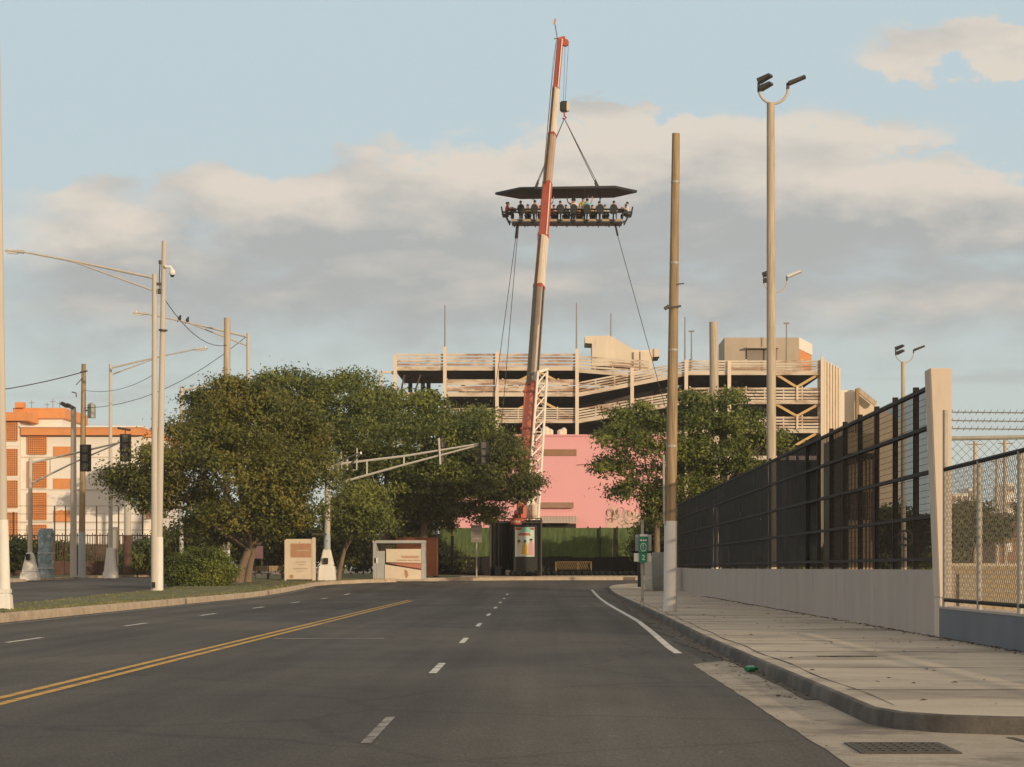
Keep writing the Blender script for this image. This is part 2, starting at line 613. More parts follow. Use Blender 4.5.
M['crane_grey'] = mat('crane_worn_grey', (0.27, 0.22, 0.18), 0.4, 0.2, 1.0, stain=(0.12, 0.09, 0.07), stain_amt=0.6, stretch=(2, 2, .2))
M['crane_tan'] = mat('crane_weathered_tan', (0.42, 0.30, 0.23), 0.5, 0.15, 1.0, stain=(0.22, 0.13, 0.09), stain_amt=0.6, stretch=(2, 2, .2))
M['crane_white'] = mat('jib_white', (0.70, 0.64, 0.57), 0.5, 0.06, 2)
M['black_cloth'] = mat('black_cloth', (0.008, 0.008, 0.009), 0.85, 0.25, 1.5, spec=0.2, bump=0.3)
M['canopy'] = mat('canopy_dark', (0.018, 0.021, 0.028), 0.7, 0.15, 1.2)
M['seat_black'] = mat('seat_black', (0.020, 0.020, 0.023), 0.55, 0.2, 5)
M['pf_cream'] = mat('platform_cream', (0.36, 0.28, 0.20), 0.7, 0.1, 3)
M['skin'] = mat('skin', (0.42, 0.24, 0.16), 0.6, 0.06, 8)
M['hair'] = mat('hair_dark', (0.03, 0.02, 0.015), 0.6, 0.2, 20)
M['trouser'] = mat('dark_trousers', (0.05, 0.05, 0.06), 0.85, 0.15, 6)
for k, c in (('white', (0.62, 0.58, 0.54)), ('red', (0.42, 0.06, 0.04)), ('blue', (0.08, 0.13, 0.28)), ('teal', (0.16, 0.42, 0.45)), ('yellow', (0.62, 0.42, 0.08)),
             ('orange', (0.55, 0.2, 0.06)), ('pink', (0.6, 0.3, 0.3)), ('black', (0.03, 0.03, 0.03)), ('maroon', (0.22, 0.04, 0.04))):
    M['shirt_' + k] = mat('shirt_' + k, c, 0.85, 0.08, 8)
M['gar_beige'] = mat('garage_concrete', (0.55, 0.47, 0.38), 0.9, 0.13, 0.5, stain=(0.27, 0.17, 0.10), stain_amt=0.75, stain_scale=0.7, stretch=(.5, 1, 2.0), stain_thr=0.48, fine=0.06)
M['gar_rail'] = mat('garage_rails', (0.58, 0.50, 0.41), 0.9, 0.12, 0.8, stain=(0.24, 0.13, 0.075), stain_amt=0.85, stain_scale=0.7, stretch=(.35, 1, 1.6), stain_thr=0.45)
M['gar_shade'] = mat('garage_inner_shade', (0.075, 0.06, 0.052), 0.95, 0.3, 0.4)  # dark colour paints in the shade inside the garage decks
M['gar_col'] = mat('garage_column', (0.64, 0.545, 0.44), 0.9, 0.08, 0.8, stain=(0.4, 0.28, 0.18), stain_amt=0.4, stretch=(1, 1, .3))
M['brace'] = mat('brace_yellow', (0.52, 0.35, 0.15), 0.8, 0.12, 2)
M['pink'] = mat('pink_wall', (0.68, 0.335, 0.36), 0.9, 0.05, 0.3, stain=(0.56, 0.27, 0.275), stain_amt=0.5, stain_scale=0.35, stretch=(1, 1, .25), fine=0.03)
M['pink_dark'] = mat('louvre_brown', (0.28, 0.17, 0.12), 0.85, 0.12, 3)
M['awning'] = mat('awning_grey', (0.46, 0.39, 0.34), 0.7, 0.08, 3)
M['dark'] = mat('dark_opening', (0.02, 0.017, 0.016), 0.8, 0.1, 2)
M['green_screen'] = mat('green_hedge_screen', (0.070, 0.102, 0.032), 0.9, 0.22, 1.4, bump=0.6, stain=(0.34, 0.33, 0.24), stain_amt=0.8, stain_scale=2.6, stain_thr=0.64)
M['white_bld'] = mat('white_building', (0.74, 0.685, 0.63), 0.9, 0.05, 0.4, stain=(0.50, 0.43, 0.36), stain_amt=0.5, stain_scale=0.5, stretch=(1, 1, .3))
M['orange_bld'] = mat('orange_paint', (0.62, 0.25, 0.09), 0.85, 0.10, 0.8, stain=(0.45, 0.15, 0.05), stain_amt=0.4)
M['beige_bld'] = mat('beige_block', (0.40, 0.33, 0.26), 0.9, 0.08, 0.5, stain=(0.29, 0.23, 0.18), stain_amt=0.5, stretch=(1, 1, .3))
M['block_wall'] = mat('tan_block_wall', (0.36, 0.28, 0.19), 0.95, 0.12, 1.2, bump=0.3, stain=(0.24, 0.18, 0.12), stain_amt=0.5)
M['rust_red_and_shade'] = mat('red_oxide_and_lattice_shade', (0.24, 0.075, 0.035), 0.8, 0.12, 2, stain=(0.15, 0.05, 0.025), stain_amt=0.5)
M['oxide_container'] = mat('red_oxide_container', (0.36, 0.13, 0.065), 0.8, 0.12, 2, stain=(0.22, 0.075, 0.035), stain_amt=0.5)
M['roof_red'] = mat('red_roof', (0.30, 0.10, 0.06), 0.85, 0.15, 2)
M['iron_rust'] = mat('rusty_iron', (0.085, 0.045, 0.03), 0.85, 0.3, 4)
M['shelter_grey'] = mat('pale_grey_panel', (0.36, 0.36, 0.355), 0.7, 0.08, 2, stain=(0.25, 0.24, 0.23), stain_amt=0.4)
M['board_cream'] = mat('cream_board', (0.62, 0.52, 0.41), 0.75, 0.07, 1.2, stain=(0.45, 0.36, 0.27), stain_amt=0.4)
M['board_brown'] = mat('faded_brown_print', (0.40, 0.22, 0.13), 0.8, 0.15, 3)
M['print_red'] = mat('faded_red_print', (0.42, 0.16, 0.11), 0.8, 0.12, 3)
M['sign_green'] = mat('sign_green', (0.015, 0.20, 0.115), 0.5, 0.06, 3)
M['sign_white'] = mat('sign_white', (0.68, 0.67, 0.63), 0.5, 0.05, 3)
M['sign_grey'] = mat('sign_back_grey', (0.24, 0.21, 0.18), 0.55, 0.08, 3, metal=0.2)
M['cab_grey'] = mat('cabinet_grey', (0.30, 0.31, 0.30), 0.6, 0.08, 2, stain=(0.22, 0.2, 0.18), stain_amt=0.4)
M['cab_white'] = mat('cabinet_white', (0.50, 0.48, 0.43), 0.6, 0.06, 2)
M['blue_wrap'] = mat('blue_wrap', (0.17, 0.235, 0.27), 0.6, 0.5, 2.2, bump=0.8, stain=(0.44, 0.48, 0.49), stain_amt=0.9, stain_scale=3.2, stain_thr=0.5)
M['yellow'] = mat('yellow_barrier', (0.15, 0.10, 0.035), 0.6, 0.1, 4)
M['bottle'] = mat('green_bottle', (0.02, 0.17, 0.08), 0.2, 0.1, 8)
M['litter'] = mat('dry_leaf_litter', (0.09, 0.055, 0.03), 0.9, 0.4, 9)
M['poster_blue'] = mat('poster_sky', (0.52, 0.62, 0.60), 0.5, 0.08, 3)
M['poster_teal'] = mat('poster_teal', (0.22, 0.55, 0.46), 0.5, 0.08, 3)
M['lens'] = mat('lamp_glass', (0.6, 0.57, 0.5), 0.3, 0.05, 4)
M['ped_dark'] = mat('drain_iron', (0.05, 0.042, 0.035), 0.7, 0.3, 6)
# ------------------------------------------------------------------ ground, roads, pavements
YST = [-60, -30, 0, 10, 20, 30, 40, 50, 60, 70, 80, 90, 100] + list(range(105, 181, 3)) + [190, 205, 230, 260, 300]


def stations(y0, y1, step=None):
    ys = [y0] + [y for y in YST if y0 + 0.01 < y < y1 - 0.01] + [y1]
    if step:
        k = y0
        while k < y1:
            if all(abs(k - q) > 0.3 for q in ys):
                ys.append(k)
            k += step
    return sorted(ys)


def strip(name, xl, xr, y0, y1, dz, material, kind='structure', step=None, parent=None):
    xl_ = xl if callable(xl) else (lambda y: xl)
    xr_ = xr if callable(xr) else (lambda y: xr)
    b = MB()
    ys = stations(y0, y1, step)
    vs = []
    for y in ys:
        vs += [(xl_(y), y, G(y) + dz), (xr_(y), y, G(y) + dz)]
    b.add(vs, [(2 * i, 2 * i + 1, 2 * i + 3, 2 * i + 2) for i in range(len(ys) - 1)])
    o = b.build(name, material, parent)
    if kind:
        o['kind'] = kind
    return o


# one ground sheet to the horizon
gy = [-400, -200] + YST + [400, 600, 1000, 2000, 5000]
gx = [-4000, -1500, -500, -150, -60, 0, 60, 150, 500, 1500, 4000]
b = MB()
b.add([(x, y, G(y)) for y in gy for x in gx],
      [(j * len(gx) + i, j * len(gx) + i + 1, (j + 1) * len(gx) + i + 1, (j + 1) * len(gx) + i) for j in range(len(gy) - 1) for i in range(len(gx) - 1)])
tag(b.build('ground', M['ground']), kind='structure')

# right kerb line
KR = [(40.0, 18.9), (4.6, 18.9), (4.0, 19.0), (3.5, 19.25), (3.15, 19.7), (3.0, 20.4), (3.0, 30), (3.02, 42), (3.2, 58), (3.36, 76), (3.55, 105), (3.75, 128),
      (4.2, 134), (5.4, 138.5), (8, 142), (14, 144), (40, 145)]
# left kerb line (median, then the corner opposite and the far side of the cross street)
KL = [(-14.3, 20), (-14.3, 138), (-13.6, 142.5), (-12.0, 147), (-9.5, 151), (-6.0, 154.5), (-2, 156.6), (4, 157.2), (60, 157.2)]


def lerp_path(path, y):
    for (x0, y0), (x1, y1) in zip(path, path[1:]):
        if y0 <= y <= y1 and y1 > y0:
            return x0 + (x1 - x0) * (y - y0) / (y1 - y0)
    return path[-1][0] if y > path[-1][1] else path[0][0]


def krx(y):
    return lerp_path(KR[5:], y)


def klx(y):
    return lerp_path(KL, y)


# asphalt: main road, cross street, the other carriageway
strip('main_road', -14.5, lambda y: krx(max(y, 20.4)) + .1 if y <= 137 else 60, -40, 137.9, 0.004, M['asphalt'])
strip('cross_street', -14.5, 60, 137.9, 157.4, 0.004, M['asphalt'])
strip('opposite_road', lambda y: -38.5 + max(0, (y - 130)) * 0.12, lambda y: -17.0 - 4.2 * sstep(50, 122, y), -40, 185, 0.004, M['asphalt'])


def kerb(name, path, w, h, material, side, seg=3.0):
    # dense path, profile with a rounded front edge
    pts = []
    for (x0, y0), (x1, y1) in zip(path, path[1:]):
        n = max(1, int(math.hypot(x1 - x0, y1 - y0) / seg))
        for k in range(n):
            pts.append((x0 + (x1 - x0) * k / n, y0 + (y1 - y0) * k / n))
    pts.append(path[-1])
    rnd = random.Random(5)
    prof = [(0, -0.05), (0.012, h * .72), (0.03, h * .93), (0.07, h), (w, h), (w, -0.05)]
    vs, fs = [], []
    for i, p in enumerate(pts):
        a = Vector(pts[max(0, i - 1)])
        c = Vector(pts[min(len(pts) - 1, i + 1)])
        d = (c - a).normalized()
        n = Vector((d.y, -d.x)) * side
        j = 0.0
        for o_, z in prof:
            q = Vector(p) + n * (o_ + (j if o_ < .1 else 0))
            vs.append((q.x, q.y, G(q.y) + z))
    m_ = len(prof)
    for i in range(len(pts) - 1):
        for k in range(m_ - 1):
            fs.append((i * m_ + k, i * m_ + k + 1, (i + 1) * m_ + k + 1, (i + 1) * m_ + k))
    o = MB().add(vs, fs).build(name, material, smooth=True)
    return tag(o, kind='structure')


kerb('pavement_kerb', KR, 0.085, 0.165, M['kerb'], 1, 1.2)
kerb('verge_kerb', KL, 0.30, 0.24, M['kerb_old'], -1)
kerb('far_left_kerb', [(-38.5, 40), (-38.5, 130), (-31.9, 185)], 0.35, 0.17, M['kerb_old'], -1)

# right pavement: slab behind the kerb up to the wall line
b = MB()
ys = stations(20.4, 138.5, 2.5)
vs = []
for y in ys:
    vs += [(krx(y) + .08, y, G(y) + .162), (7.47, y, G(y) + .15)]
b.add(vs, [(2 * i, 2 * i + 1, 2 * i + 3, 2 * i + 2) for i in range(len(ys) - 1)])
b.add([(4.6, 18.98, .162), (7.47, 18.98, .15), (7.47, 20.4, .15), (3.08, 20.4, .162), (3.22, 19.76, .162), (3.55, 19.33, .162), (4.02, 19.08, .162)], [(0, 1, 2, 3, 4, 5, 6)])
b.add([(7.47, 18.98, .15), (40, 18.98, .15), (40, 20.4, .15), (7.47, 20.4, .15)], [(0, 1, 2, 3)])
b.add([(krx(138.5) + .2, 138.5, G(138.5) + .15), (40, 138.5, G(138.5) + .15), (40, 144.8, G(144.8) + .15), (14, 143.8, G(143.8) + .15), (8.1, 141.8, G(141.8) + .15)], [(0, 1, 2, 3, 4)])
tag(b.build('pavement', M['concrete']), kind='structure')

# pavement joints and the dirty seam behind the kerb
b = MB()
rnd = random.Random(2)
for y in [23.3, 28.6, 33.9, 39.2, 46, 53, 61, 70, 80, 92, 106, 122]:
    n = 8
    x0, x1 = krx(y) + .22, 7.36
    vs = []
    for i in range(n + 1):
        x = x0 + (x1 - x0) * i / n
        w = rnd.uniform(.008, .030) * (1 + y / 90)
        yy = y + rnd.uniform(-.02, .02)
        vs += [(x, yy - w, G(y) + .1665 - .0116 * (x - krx(y)) / 4), (x, yy + w, G(y) + .1665 - .0116 * (x - krx(y)) / 4)]
    b.add(vs, [(2 * i, 2 * i + 2, 2 * i + 3, 2 * i + 1) for i in range(n)])
ys = [20.6 + k * .6 for k in range(120)]
vs = []
for y in ys:
    w = rnd.uniform(.003, .022) if y > 25 else rnd.uniform(.003, .012)
    x = krx(y) + .30 + .03 * math.sin(y * .9)
    vs += [(x - w, y, G(y) + .1665), (x + w, y, G(y) + .1665)]
b.add(vs, [(2 * i, 2 * i + 1, 2 * i + 3, 2 * i + 2) for i in range(len(ys) - 1)])
for k in range(16):
    y = rnd.uniform(21, 60)
    x = rnd.uniform(3.6, 6.8)
    a = rnd.uniform(-.5, .5) + (0 if rnd.random() < .5 else 1.57)
    vs = []
    for i in range(9):
        w = .006 + .010 * rnd.random()
        vs += [(x - w * math.sin(a), y - w * math.cos(a), .1555), (x + w * math.sin(a), y + w * math.cos(a), .1555)]
        vs[-2] = (vs[-2][0], vs[-2][1] - .012, .1665)
        vs[-1] = (vs[-1][0], vs[-1][1] + .012, .1665)
        x += math.cos(a) * .22
        y += math.sin(a) * .22
        a += rnd.uniform(-.5, .5)
        if not (krx(max(y, 20.5)) + .3 < x < 7.3) or y < 20.6:
            break
    m_n = len(vs) // 2
    if m_n > 2:
        b.add(vs, [(2 * i, 2 * i + 2, 2 * i + 3, 2 * i + 1) for i in range(m_n - 1)])
tag(b.build('pavement_joint', M['joint']), kind='structure')

# concrete gutter apron at the corner
b = MB()
rnd = random.Random(8)
ys = [8 + k * .5 for k in range(60)]
vs = []
for y in ys:
    xl = 2.24 + rnd.uniform(-.012, .012) + (max(0, y - 33) * 0.45) + .006 * math.sin(y * .8)
    xr = (krx(y) + .05) if y >= 20.4 else (40 if y < 19.0 else 3.0 + (20.4 - y) * 1.2 + .05)
    vs += [(xl, y, .008), (max(xr, xl + .02), y, .008)]
b.add(vs, [(2 * i, 2 * i + 1, 2 * i + 3, 2 * i + 2) for i in range(len(ys) - 1)])
tag(b.build('gutter', M['gutter']), kind='structure')
# dark silt lying along the kerb foot
b = MB()
vs = []
ys = [24 + k * .7 for k in range(130)]
for y in ys:
    w = .10 + rnd.uniform(0, .22) * (0.3 + sstep(30, 45, y)) + .22 * sstep(34, 44, y)
    vs += [(krx(y) - w, y, .0125 + G(y)), (krx(y) + .02, y, .0125 + G(y))]
b.add(vs, [(2 * i, 2 * i + 1, 2 * i + 3, 2 * i + 2) for i in range(len(ys) - 1)])
tag(b.build('gutter_silt', mat('gutter_silt', (0.085, 0.07, 0.055), 0.95, 0.45, 1.2, bump=0.4, fine=0.2)), kind='structure')
# apron joint
b = MB()
b.add([(3.93, 18.7, .0125), (4.0, 18.7, .0125), (4.45, 14, .0125), (4.35, 14, .0125)], [(0, 1, 2, 3)])
tag(b.build('apron_joint', M['joint']), kind='structure')

def vl(y):
    return -17.2 - 4.2 * sstep(50, 122, y)


# verge: the median and the corner beyond it
b = MB()
rnd = random.Random(11)
ys = stations(20, 157.2, 1.5)
nx = 14
vs = []
for y in ys:
    xr = klx(y) - .26 if y < 140 else klx(y) - .40
    xl = vl(y)
    for i in range(nx + 1):
        t = i / nx
        x = xl + (xr - xl) * t
        hump = 0.03 * math.sin(math.pi * t) + (rnd.uniform(-.03, .03) if 0 < i < nx else 0)
        vs.append((x, y, G(y) + .20 + hump))
b.add(vs, [(j * (nx + 1) + i, j * (nx + 1) + i + 1, (j + 1) * (nx + 1) + i + 1, (j + 1) * (nx + 1) + i) for j in range(len(ys) - 1) for i in range(nx)])
tag(b.build('verge', M['grass']), kind='structure')
strip('far_verge', -21.4, -6.2, 157.2, 230, .17, M['grass'])
strip('far_pavement', -6.2, 60, 157.6, 170, .16, M['far_pave'])
strip('far_yard', -6.2, 60, 170, 200, .12, M['ground'])
# far-left verge and pavement behind the other carriageway
strip('far_left_pavement', -60, lambda y: -38.5 + max(0, (y - 130)) * 0.12, 40, 160, .12, M['far_pave'])
strip('far_left_verge', -60, lambda y: -38.5 + max(0, (y - 130)) * 0.12, 160, 185, .14, M['grass'])
# grass tufts on the verge
b = MB()
rnd = random.Random(21)
for k in range(9000):
    y = rnd.uniform(45, 150)
    x = rnd.uniform(vl(y) + .1, klx(y) - .35) if rnd.random() < .6 else klx(y) - .3 - abs(rnd.gauss(0, .5))
    if x < vl(y) + .1:
        continue
    h_ = rnd.uniform(.02, .08)
    a = rnd.uniform(0, 6.28)
    w = rnd.uniform(.04, .12)
    z = G(y) + .20
    dx, dy = math.cos(a) * w, math.sin(a) * w
    b.add([(x - dx, y - dy, z - .05), (x + dx, y + dy, z - .05), (x + rnd.uniform(-.06, .06), y + rnd.uniform(-.06, .06), z + h_)], [(0, 1, 2)])
tag(b.build('grass_tufts', leaf_mat('grass_blades', (0.10, 0.11, 0.03), (0.18, 0.17, 0.055), (0.28, 0.23, 0.10))), 'short patchy grass growing along the verge beside the left kerb', 'grass', kind='stuff')


# road markings, each 4 mm above what it lies on
def mark(name, quads, material):
    b = MB()
    for x0, x1, y0, y1 in quads:
        ys = stations(y0, y1)
        vs = []
        for y in ys:
            xa = x0(y) if callable(x0) else x0
            xb = x1(y) if callable(x1) else x1
            vs += [(xa, y, G(y) + .0085), (xb, y, G(y) + .0085)]
        b.add(vs, [(2 * i, 2 * i + 1, 2 * i + 3, 2 * i + 2) for i in range(len(ys) - 1)])
    return tag(b.build(name, material), kind='structure')


def dashx(y):
    return -1.47 - .31 * (y - 20) / 70


mark('lane_dashes', [(lambda y: dashx(y) - .055, lambda y: dashx(y) + .055, 18.1 + 12.1 * k, 21.3 + 12.1 * k) for k in range(1, 9)], M['white_line'])
mark('lane_dash_worn', [(lambda y: dashx(y) - .045, lambda y: dashx(y) + .045, 18.1, 21.3)], M['white_worn'])
mark('left_lane_dashes', [(-10.46, -10.34, 30.5 + 12.1 * k, 33.6 + 12.1 * k) for k in range(0, 8)], M['white_line'])
mark('centre_lines', [(-6.10, -5.97, 12, 99), (-5.83, -5.70, 12, 97)], M['yellow_line'])
mark('left_edge_line', [(-13.95, -13.83, 25, 134)], M['white_worn'])
mark('right_edge_line', [(lambda y: 2.22 + .30 * sstep(38, 60, y) + .25 * sstep(80, 128, y), lambda y: 2.36 + .30 * sstep(38, 60, y) + .25 * sstep(80, 128, y), 37.2, 128)], M['white_line'])
mark('faded_stop_line', [(-5.5, -3.25, 44.9, 45.25)], M['white_worn'])

# ------------------------------------------------------------------ wall and mesh fence on the right
WX = 7.45
b = MB()
n = 40
for i in range(1):
    ys = stations(41.02, 124)
    vs = []
    for y in ys:
        for x, z in ((WX, -.1), (WX, H - .03), (WX + .22, H - .03), (WX + .22, -.1)):
            vs.append((x, y, G(y) + z if z < 0 else z + G(y) * .5))
    fs = []
    for i in range(len(ys) - 1):
        for k in range(4):
            k2 = (k + 1) % 4
            fs.append((i * 4 + k, i * 4 + k2, (i + 1) * 4 + k2, (i + 1) * 4 + k))
    fs += [(0, 1, 2, 3), tuple(len(vs) - 4 + k for k in (3, 2, 1, 0))]
    b.add(vs, fs)
t = thing('boundary_wall', 'long low grey rendered wall along the right pavement with a tall cream end pillar', 'wall', (WX, 41, 0))
b.build('wall', M['wall_grey'], t)
b = MB().hexa([(WX - .06, 41.0, .9), (WX + .17, 41.0, .9), (WX + .17, 41.62, .9), (WX - .06, 41.62, .9), (WX - .235, 41.0, ZZ(368, 41)), (WX + .17, 41.0, ZZ(368, 41)), (WX + .17, 41.62, ZZ(368, 41)), (WX - .235, 41.62, ZZ(368, 41))])
b.box(WX - .055, WX + .165, 41.03, 41.60, -.1, .9)
b.build('pillar', M['pillar'], t, bevel=.015)

ft = thing('mesh_fence', 'tall black steel mesh fence with dark screening on top of the grey wall', 'fence', (WX + .11, 41.7, H))
FT = 5.05
posts = [42.0 + 2.62 * k for k in range(0, 32)]
for y in posts:
    if y > 123.9:
        continue
    MB().box(WX + (.06 if y < 63.5 else .088), WX + .17, y - .055, y + .055, H - .03, FT + .06).build('post', M['black_steel'], ft)
rails = [1.62, 2.45, 3.32, 4.20, 4.97]
for z in rails:
    MB().box(WX + .055, WX + .145, 41.6, 123.9, z - .035, z + .035).build('rail', M['rail_steel'], ft)
# welded mesh in the open bays
b = MB()
for k in range(6):
    y0, y1 = (posts[k], posts[k + 1])
    y = y0
    while y < y1:
        b.bar((WX + .115, y, H), (WX + .115, y, FT), .008)
        y += .125
    z = H + .1
    while z < FT:
        b.bar((WX + .118, y0, z), (WX + .118, y1, z), .007)
        z += .13
b.build('mesh_panel', M['black_steel'], ft)


def net_mat(name, alpha):
    m = mat(name, (0.022, 0.018, 0.017), 0.85, 0.25, 0.8, spec=0.15)
    nt = m.node_tree
    p = nt.nodes['Principled BSDF']
    tr = nt.nodes.new('ShaderNodeBsdfTransparent')
    mx = nt.nodes.new('ShaderNodeMixShader')
    mx.inputs[0].default_value = alpha
    nt.links.new(tr.outputs[0], mx.inputs[1])
    nt.links.new(p.outputs[0], mx.inputs[2])
    nt.links.new(mx.outputs[0], nt.nodes['Material Output'].inputs['Surface'])
    return m


M['net_thin'] = net_mat('mesh_screen_thin', 0.46)
M['net_open'] = net_mat('mesh_screen_open', 0.62)
M['net_mid'] = net_mat('mesh_screen_mid', 0.76)
M['net_half'] = net_mat('mesh_screen_half', 0.86)
M['net_most'] = net_mat('mesh_screen_most', 0.92)
M['net_full'] = net_mat('mesh_screen_dense', 0.965)
for k in range(0, 31):
    if posts[k + 1] > 123.9:
        break
    y0, y1 = posts[k] + .01, posts[k + 1] - .01
    m_ = M[['net_thin', 'net_thin', 'net_thin', 'net_open', 'net_open', 'net_mid', 'net_mid', 'net_half', 'net_half', 'net_half', 'net_most', 'net_most', 'net_most', 'net_most'][k] if k < 14 else 'net_full']
    b = MB()
    nz_ = 8
    rnd = random.Random(k)
    vs = [((WX + .176 if k < 8 else WX + .078) + (rnd.uniform(-.006, .006) if 0 < j < nz_ else 0), y, H + .02 + (FT - H - .06) * j / nz_) for j in range(nz_ + 1) for y in (y0, y1)]
    b.add(vs, [(2 * j, 2 * j + 1, 2 * j + 3, 2 * j + 2) for j in range(nz_)])
    b.build('screen_panel', m_, ft)

# low blue-grey wall and chain-link fence towards the camera
t = thing('low_wall', 'low blue grey painted wall under the chain link fence at the right edge', 'wall', (WX, 30, 0))
MB().box(WX - .07, WX + .26, 14, 40.98, -.1, .70).build('wall', M['wall_blue'], t)
MB().box(WX - .08, WX + .28, 14, 40.98, .70, .74).build('coping', M['wall_grey'], t)

ct = thing('chain_link_fence', 'galvanised chain link fence on the blue grey wall beside the cream pillar', 'fence', (WX + .12, 30, .74))
cx_ = WX - .03
cl_posts = [40.6, 37.4, 34.2, 31.0, 27.8, 24.6, 21.4, 18.2]
MB().tube([(cx_, 40.6, .74), (cx_, 40.6, ZZ(410, 40.6))], .045, 10).build('post', M['galv'], ct, smooth=True)
for y in cl_posts[1:]:
    MB().tube([(cx_, y, .74), (cx_, y, 3.27)], .05, 10).build('post', M['galv'], ct, smooth=True)
MB().tube([(cx_, 40.6, 3.27), (cx_, 14, 3.27)], .04, 8).build('rail', M['black_steel'], ct)
MB().tube([(cx_, 40.6, .86), (cx_, 14, .86)], .035, 8).build('rail', M['black_steel'], ct)
b = MB()
pitch = .15
hh = 3.25 - .86
y = 20.0
while y < 40.6 + hh:
    for sgn in (1, -1):
        ya, yb = (y, y - hh) if sgn > 0 else (y - hh, y)
        za, zb = .86, 3.25
        # clip to the fence run
        def clip(ya, za, yb, zb):
            if ya > yb:
                ya, za, yb, zb = yb, zb, ya, za
            if yb > 40.55:
                tt = (40.55 - ya) / (yb - ya)
                zb = za + (zb - za) * tt
                yb = 40.55
            return ya, za, yb, zb
        if min(ya, yb) < 40.5:
            q = clip(ya, za, yb, zb)
            b.bar((cx_, q[0], q[1]), (cx_, q[2], q[3]), .006)
    y += pitch
b.build('mesh', M['wire'], ct)

# second fence running away to the right behind it, with barbed wire
bt = thing('barbed_wire_fence', 'rusty mesh fence topped by strands of barbed wire behind the chain link fence', 'fence', (8.2, 52, 0))
Yb = 46.0
x0b, x1b = XX(945, Yb), XX(1100, Yb)
for px in (945, 1044, 1095):
    MB().tube([(XX(px, Yb), Yb, 0), (XX(px, Yb), Yb, ZZ(409, Yb))], .04, 8).build('post', M['galv'], bt)
MB().tube([(x0b, Yb, ZZ(438.5, Yb)), (x1b, Yb, ZZ(436, Yb))], .045, 8).build('rail', M['galv'], bt)
for py in (412, 420.5, 428.5):
    b = MB()
    b.tube([(x0b, Yb, ZZ(py, Yb)), ((x0b + x1b) / 2, Yb, ZZ(py + .8, Yb)), (x1b, Yb, ZZ(py - 2, Yb))], .012, 5)
    for k in range(24):
        x = x0b + (x1b - x0b) * k / 24
        z = ZZ(py, Yb)
        b.bar((x - .03, Yb, z - .05), (x + .03, Yb, z + .05), .012)
    b.build('barbed_wire', M['wire'], bt)
b = MB()
hb = ZZ(438.5, Yb) - .3
xq = x0b - hb
while xq < x1b:
    for s_ in (1, -1):
        xa, xb = (xq, xq + hb) if s_ > 0 else (xq + hb, xq)
        za, zb = .3, .3 + hb
        if xa > xb:
            xa, za, xb, zb = xb, zb, xa, za
        if xa < x0b:
            tt = (x0b - xa) / (xb - xa)
            za += (zb - za) * tt
            xa = x0b
        if xb > x1b:
            tt = (x1b - xa) / (xb - xa)
            zb = za + (zb - za) * tt
            xb = x1b
        if xb - xa > .02:
            b.bar((xa, Yb, za), (xb, Yb, zb), .008)
    xq += .19
b.build('mesh', M['wire'], bt)

# ------------------------------------------------------------------ parking garage behind the crane
GY = 230.0


def gz(py):
    return ZZ(py, GY)


def gxp(px):
    return XX(px, GY)


gt = thing('parking_garage', 'weathered multi storey parking garage with sloping ramps behind the pink building', 'garage', (gxp(610), GY, G(GY)))


def slab(px0, py0, px1, py1, th, depth, y0=GY, m_='gar_beige', name='floor_slab'):
    xa, xb = gxp(px0), gxp(px1)
    za, zb = gz(py0), gz(py1)
    p = [(xa, y0, za - th), (xb, y0, zb - th), (xb, y0 + depth, zb - th), (xa, y0 + depth, za - th), (xa, y0, za), (xb, y0, zb), (xb, y0 + depth, zb), (xa, y0 + depth, za)]
    o = MB().hexa(p).build(name, M['gar_shade'], gt)
    q = [(xa, y0 - .06, za - th), (xb, y0 - .06, zb - th), (xb, y0 - .004, zb - th), (xa, y0 - .004, za - th), (xa, y0 - .06, za + .02), (xb, y0 - .06, zb + .02), (xb, y0 - .004, zb + .02), (xa, y0 - .004, za + .02)]
    MB().hexa(q).build('fascia', M[m_], o)
    return o


def parapet(px0, py0, px1, py1, hpx, y0=GY - .12, solid=0.62, nrail=4):
    """guard of horizontal rails over a sheet panel, following a floor edge"""
    xa, xb = gxp(px0), gxp(px1)
    za, zb = gz(py0), gz(py1)
    hh = hpx * GY / F
    b = MB()
    n = max(2, int((xb - xa) / 1.9))
    for k in range(nrail):
        z0 = hh * (k / nrail) + .10
        h_ = hh / nrail * solid
        b.hexa([(xa, y0, za + z0), (xb, y0, zb + z0), (xb, y0 + .10, zb + z0), (xa, y0 + .10, za + z0), (xa, y0, za + z0 + h_), (xb, y0, zb + z0 + h_), (xb, y0 + .10, zb + z0 + h_), (xa, y0 + .10, za + z0 + h_)])
    o = b.build('parapet', M['gar_rail'], gt)
    for i in range(n + 1):
        t_ = i / n
        x = xa + (xb - xa) * t_
        z = za + (zb - za) * t_
        MB().box(x - .07, x + .07, y0 + .11, y0 + .25, z - .05, z + hh + (.12 if i % 3 == 0 else 0)).build('baluster', M['gar_col'], o)
    return o


TH = .42
# left half: three decks
slab(395, 366.5, 577, 366.5, TH, 16)
slab(395, 392.5, 425, 392.5, .3, 1.2)
slab(445, 392.5, 577, 392.5, TH, 20)
slab(440, 419, 577, 419, TH, 20)
slab(440, 446, 577, 446, TH, 20)
parapet(397, 366.5, 577, 366.5, 13, nrail=4)
parapet(447, 392.5, 577, 392.5, 13, solid=.86, nrail=2)
parapet(440, 419, 577, 419, 11, solid=.55, nrail=5)
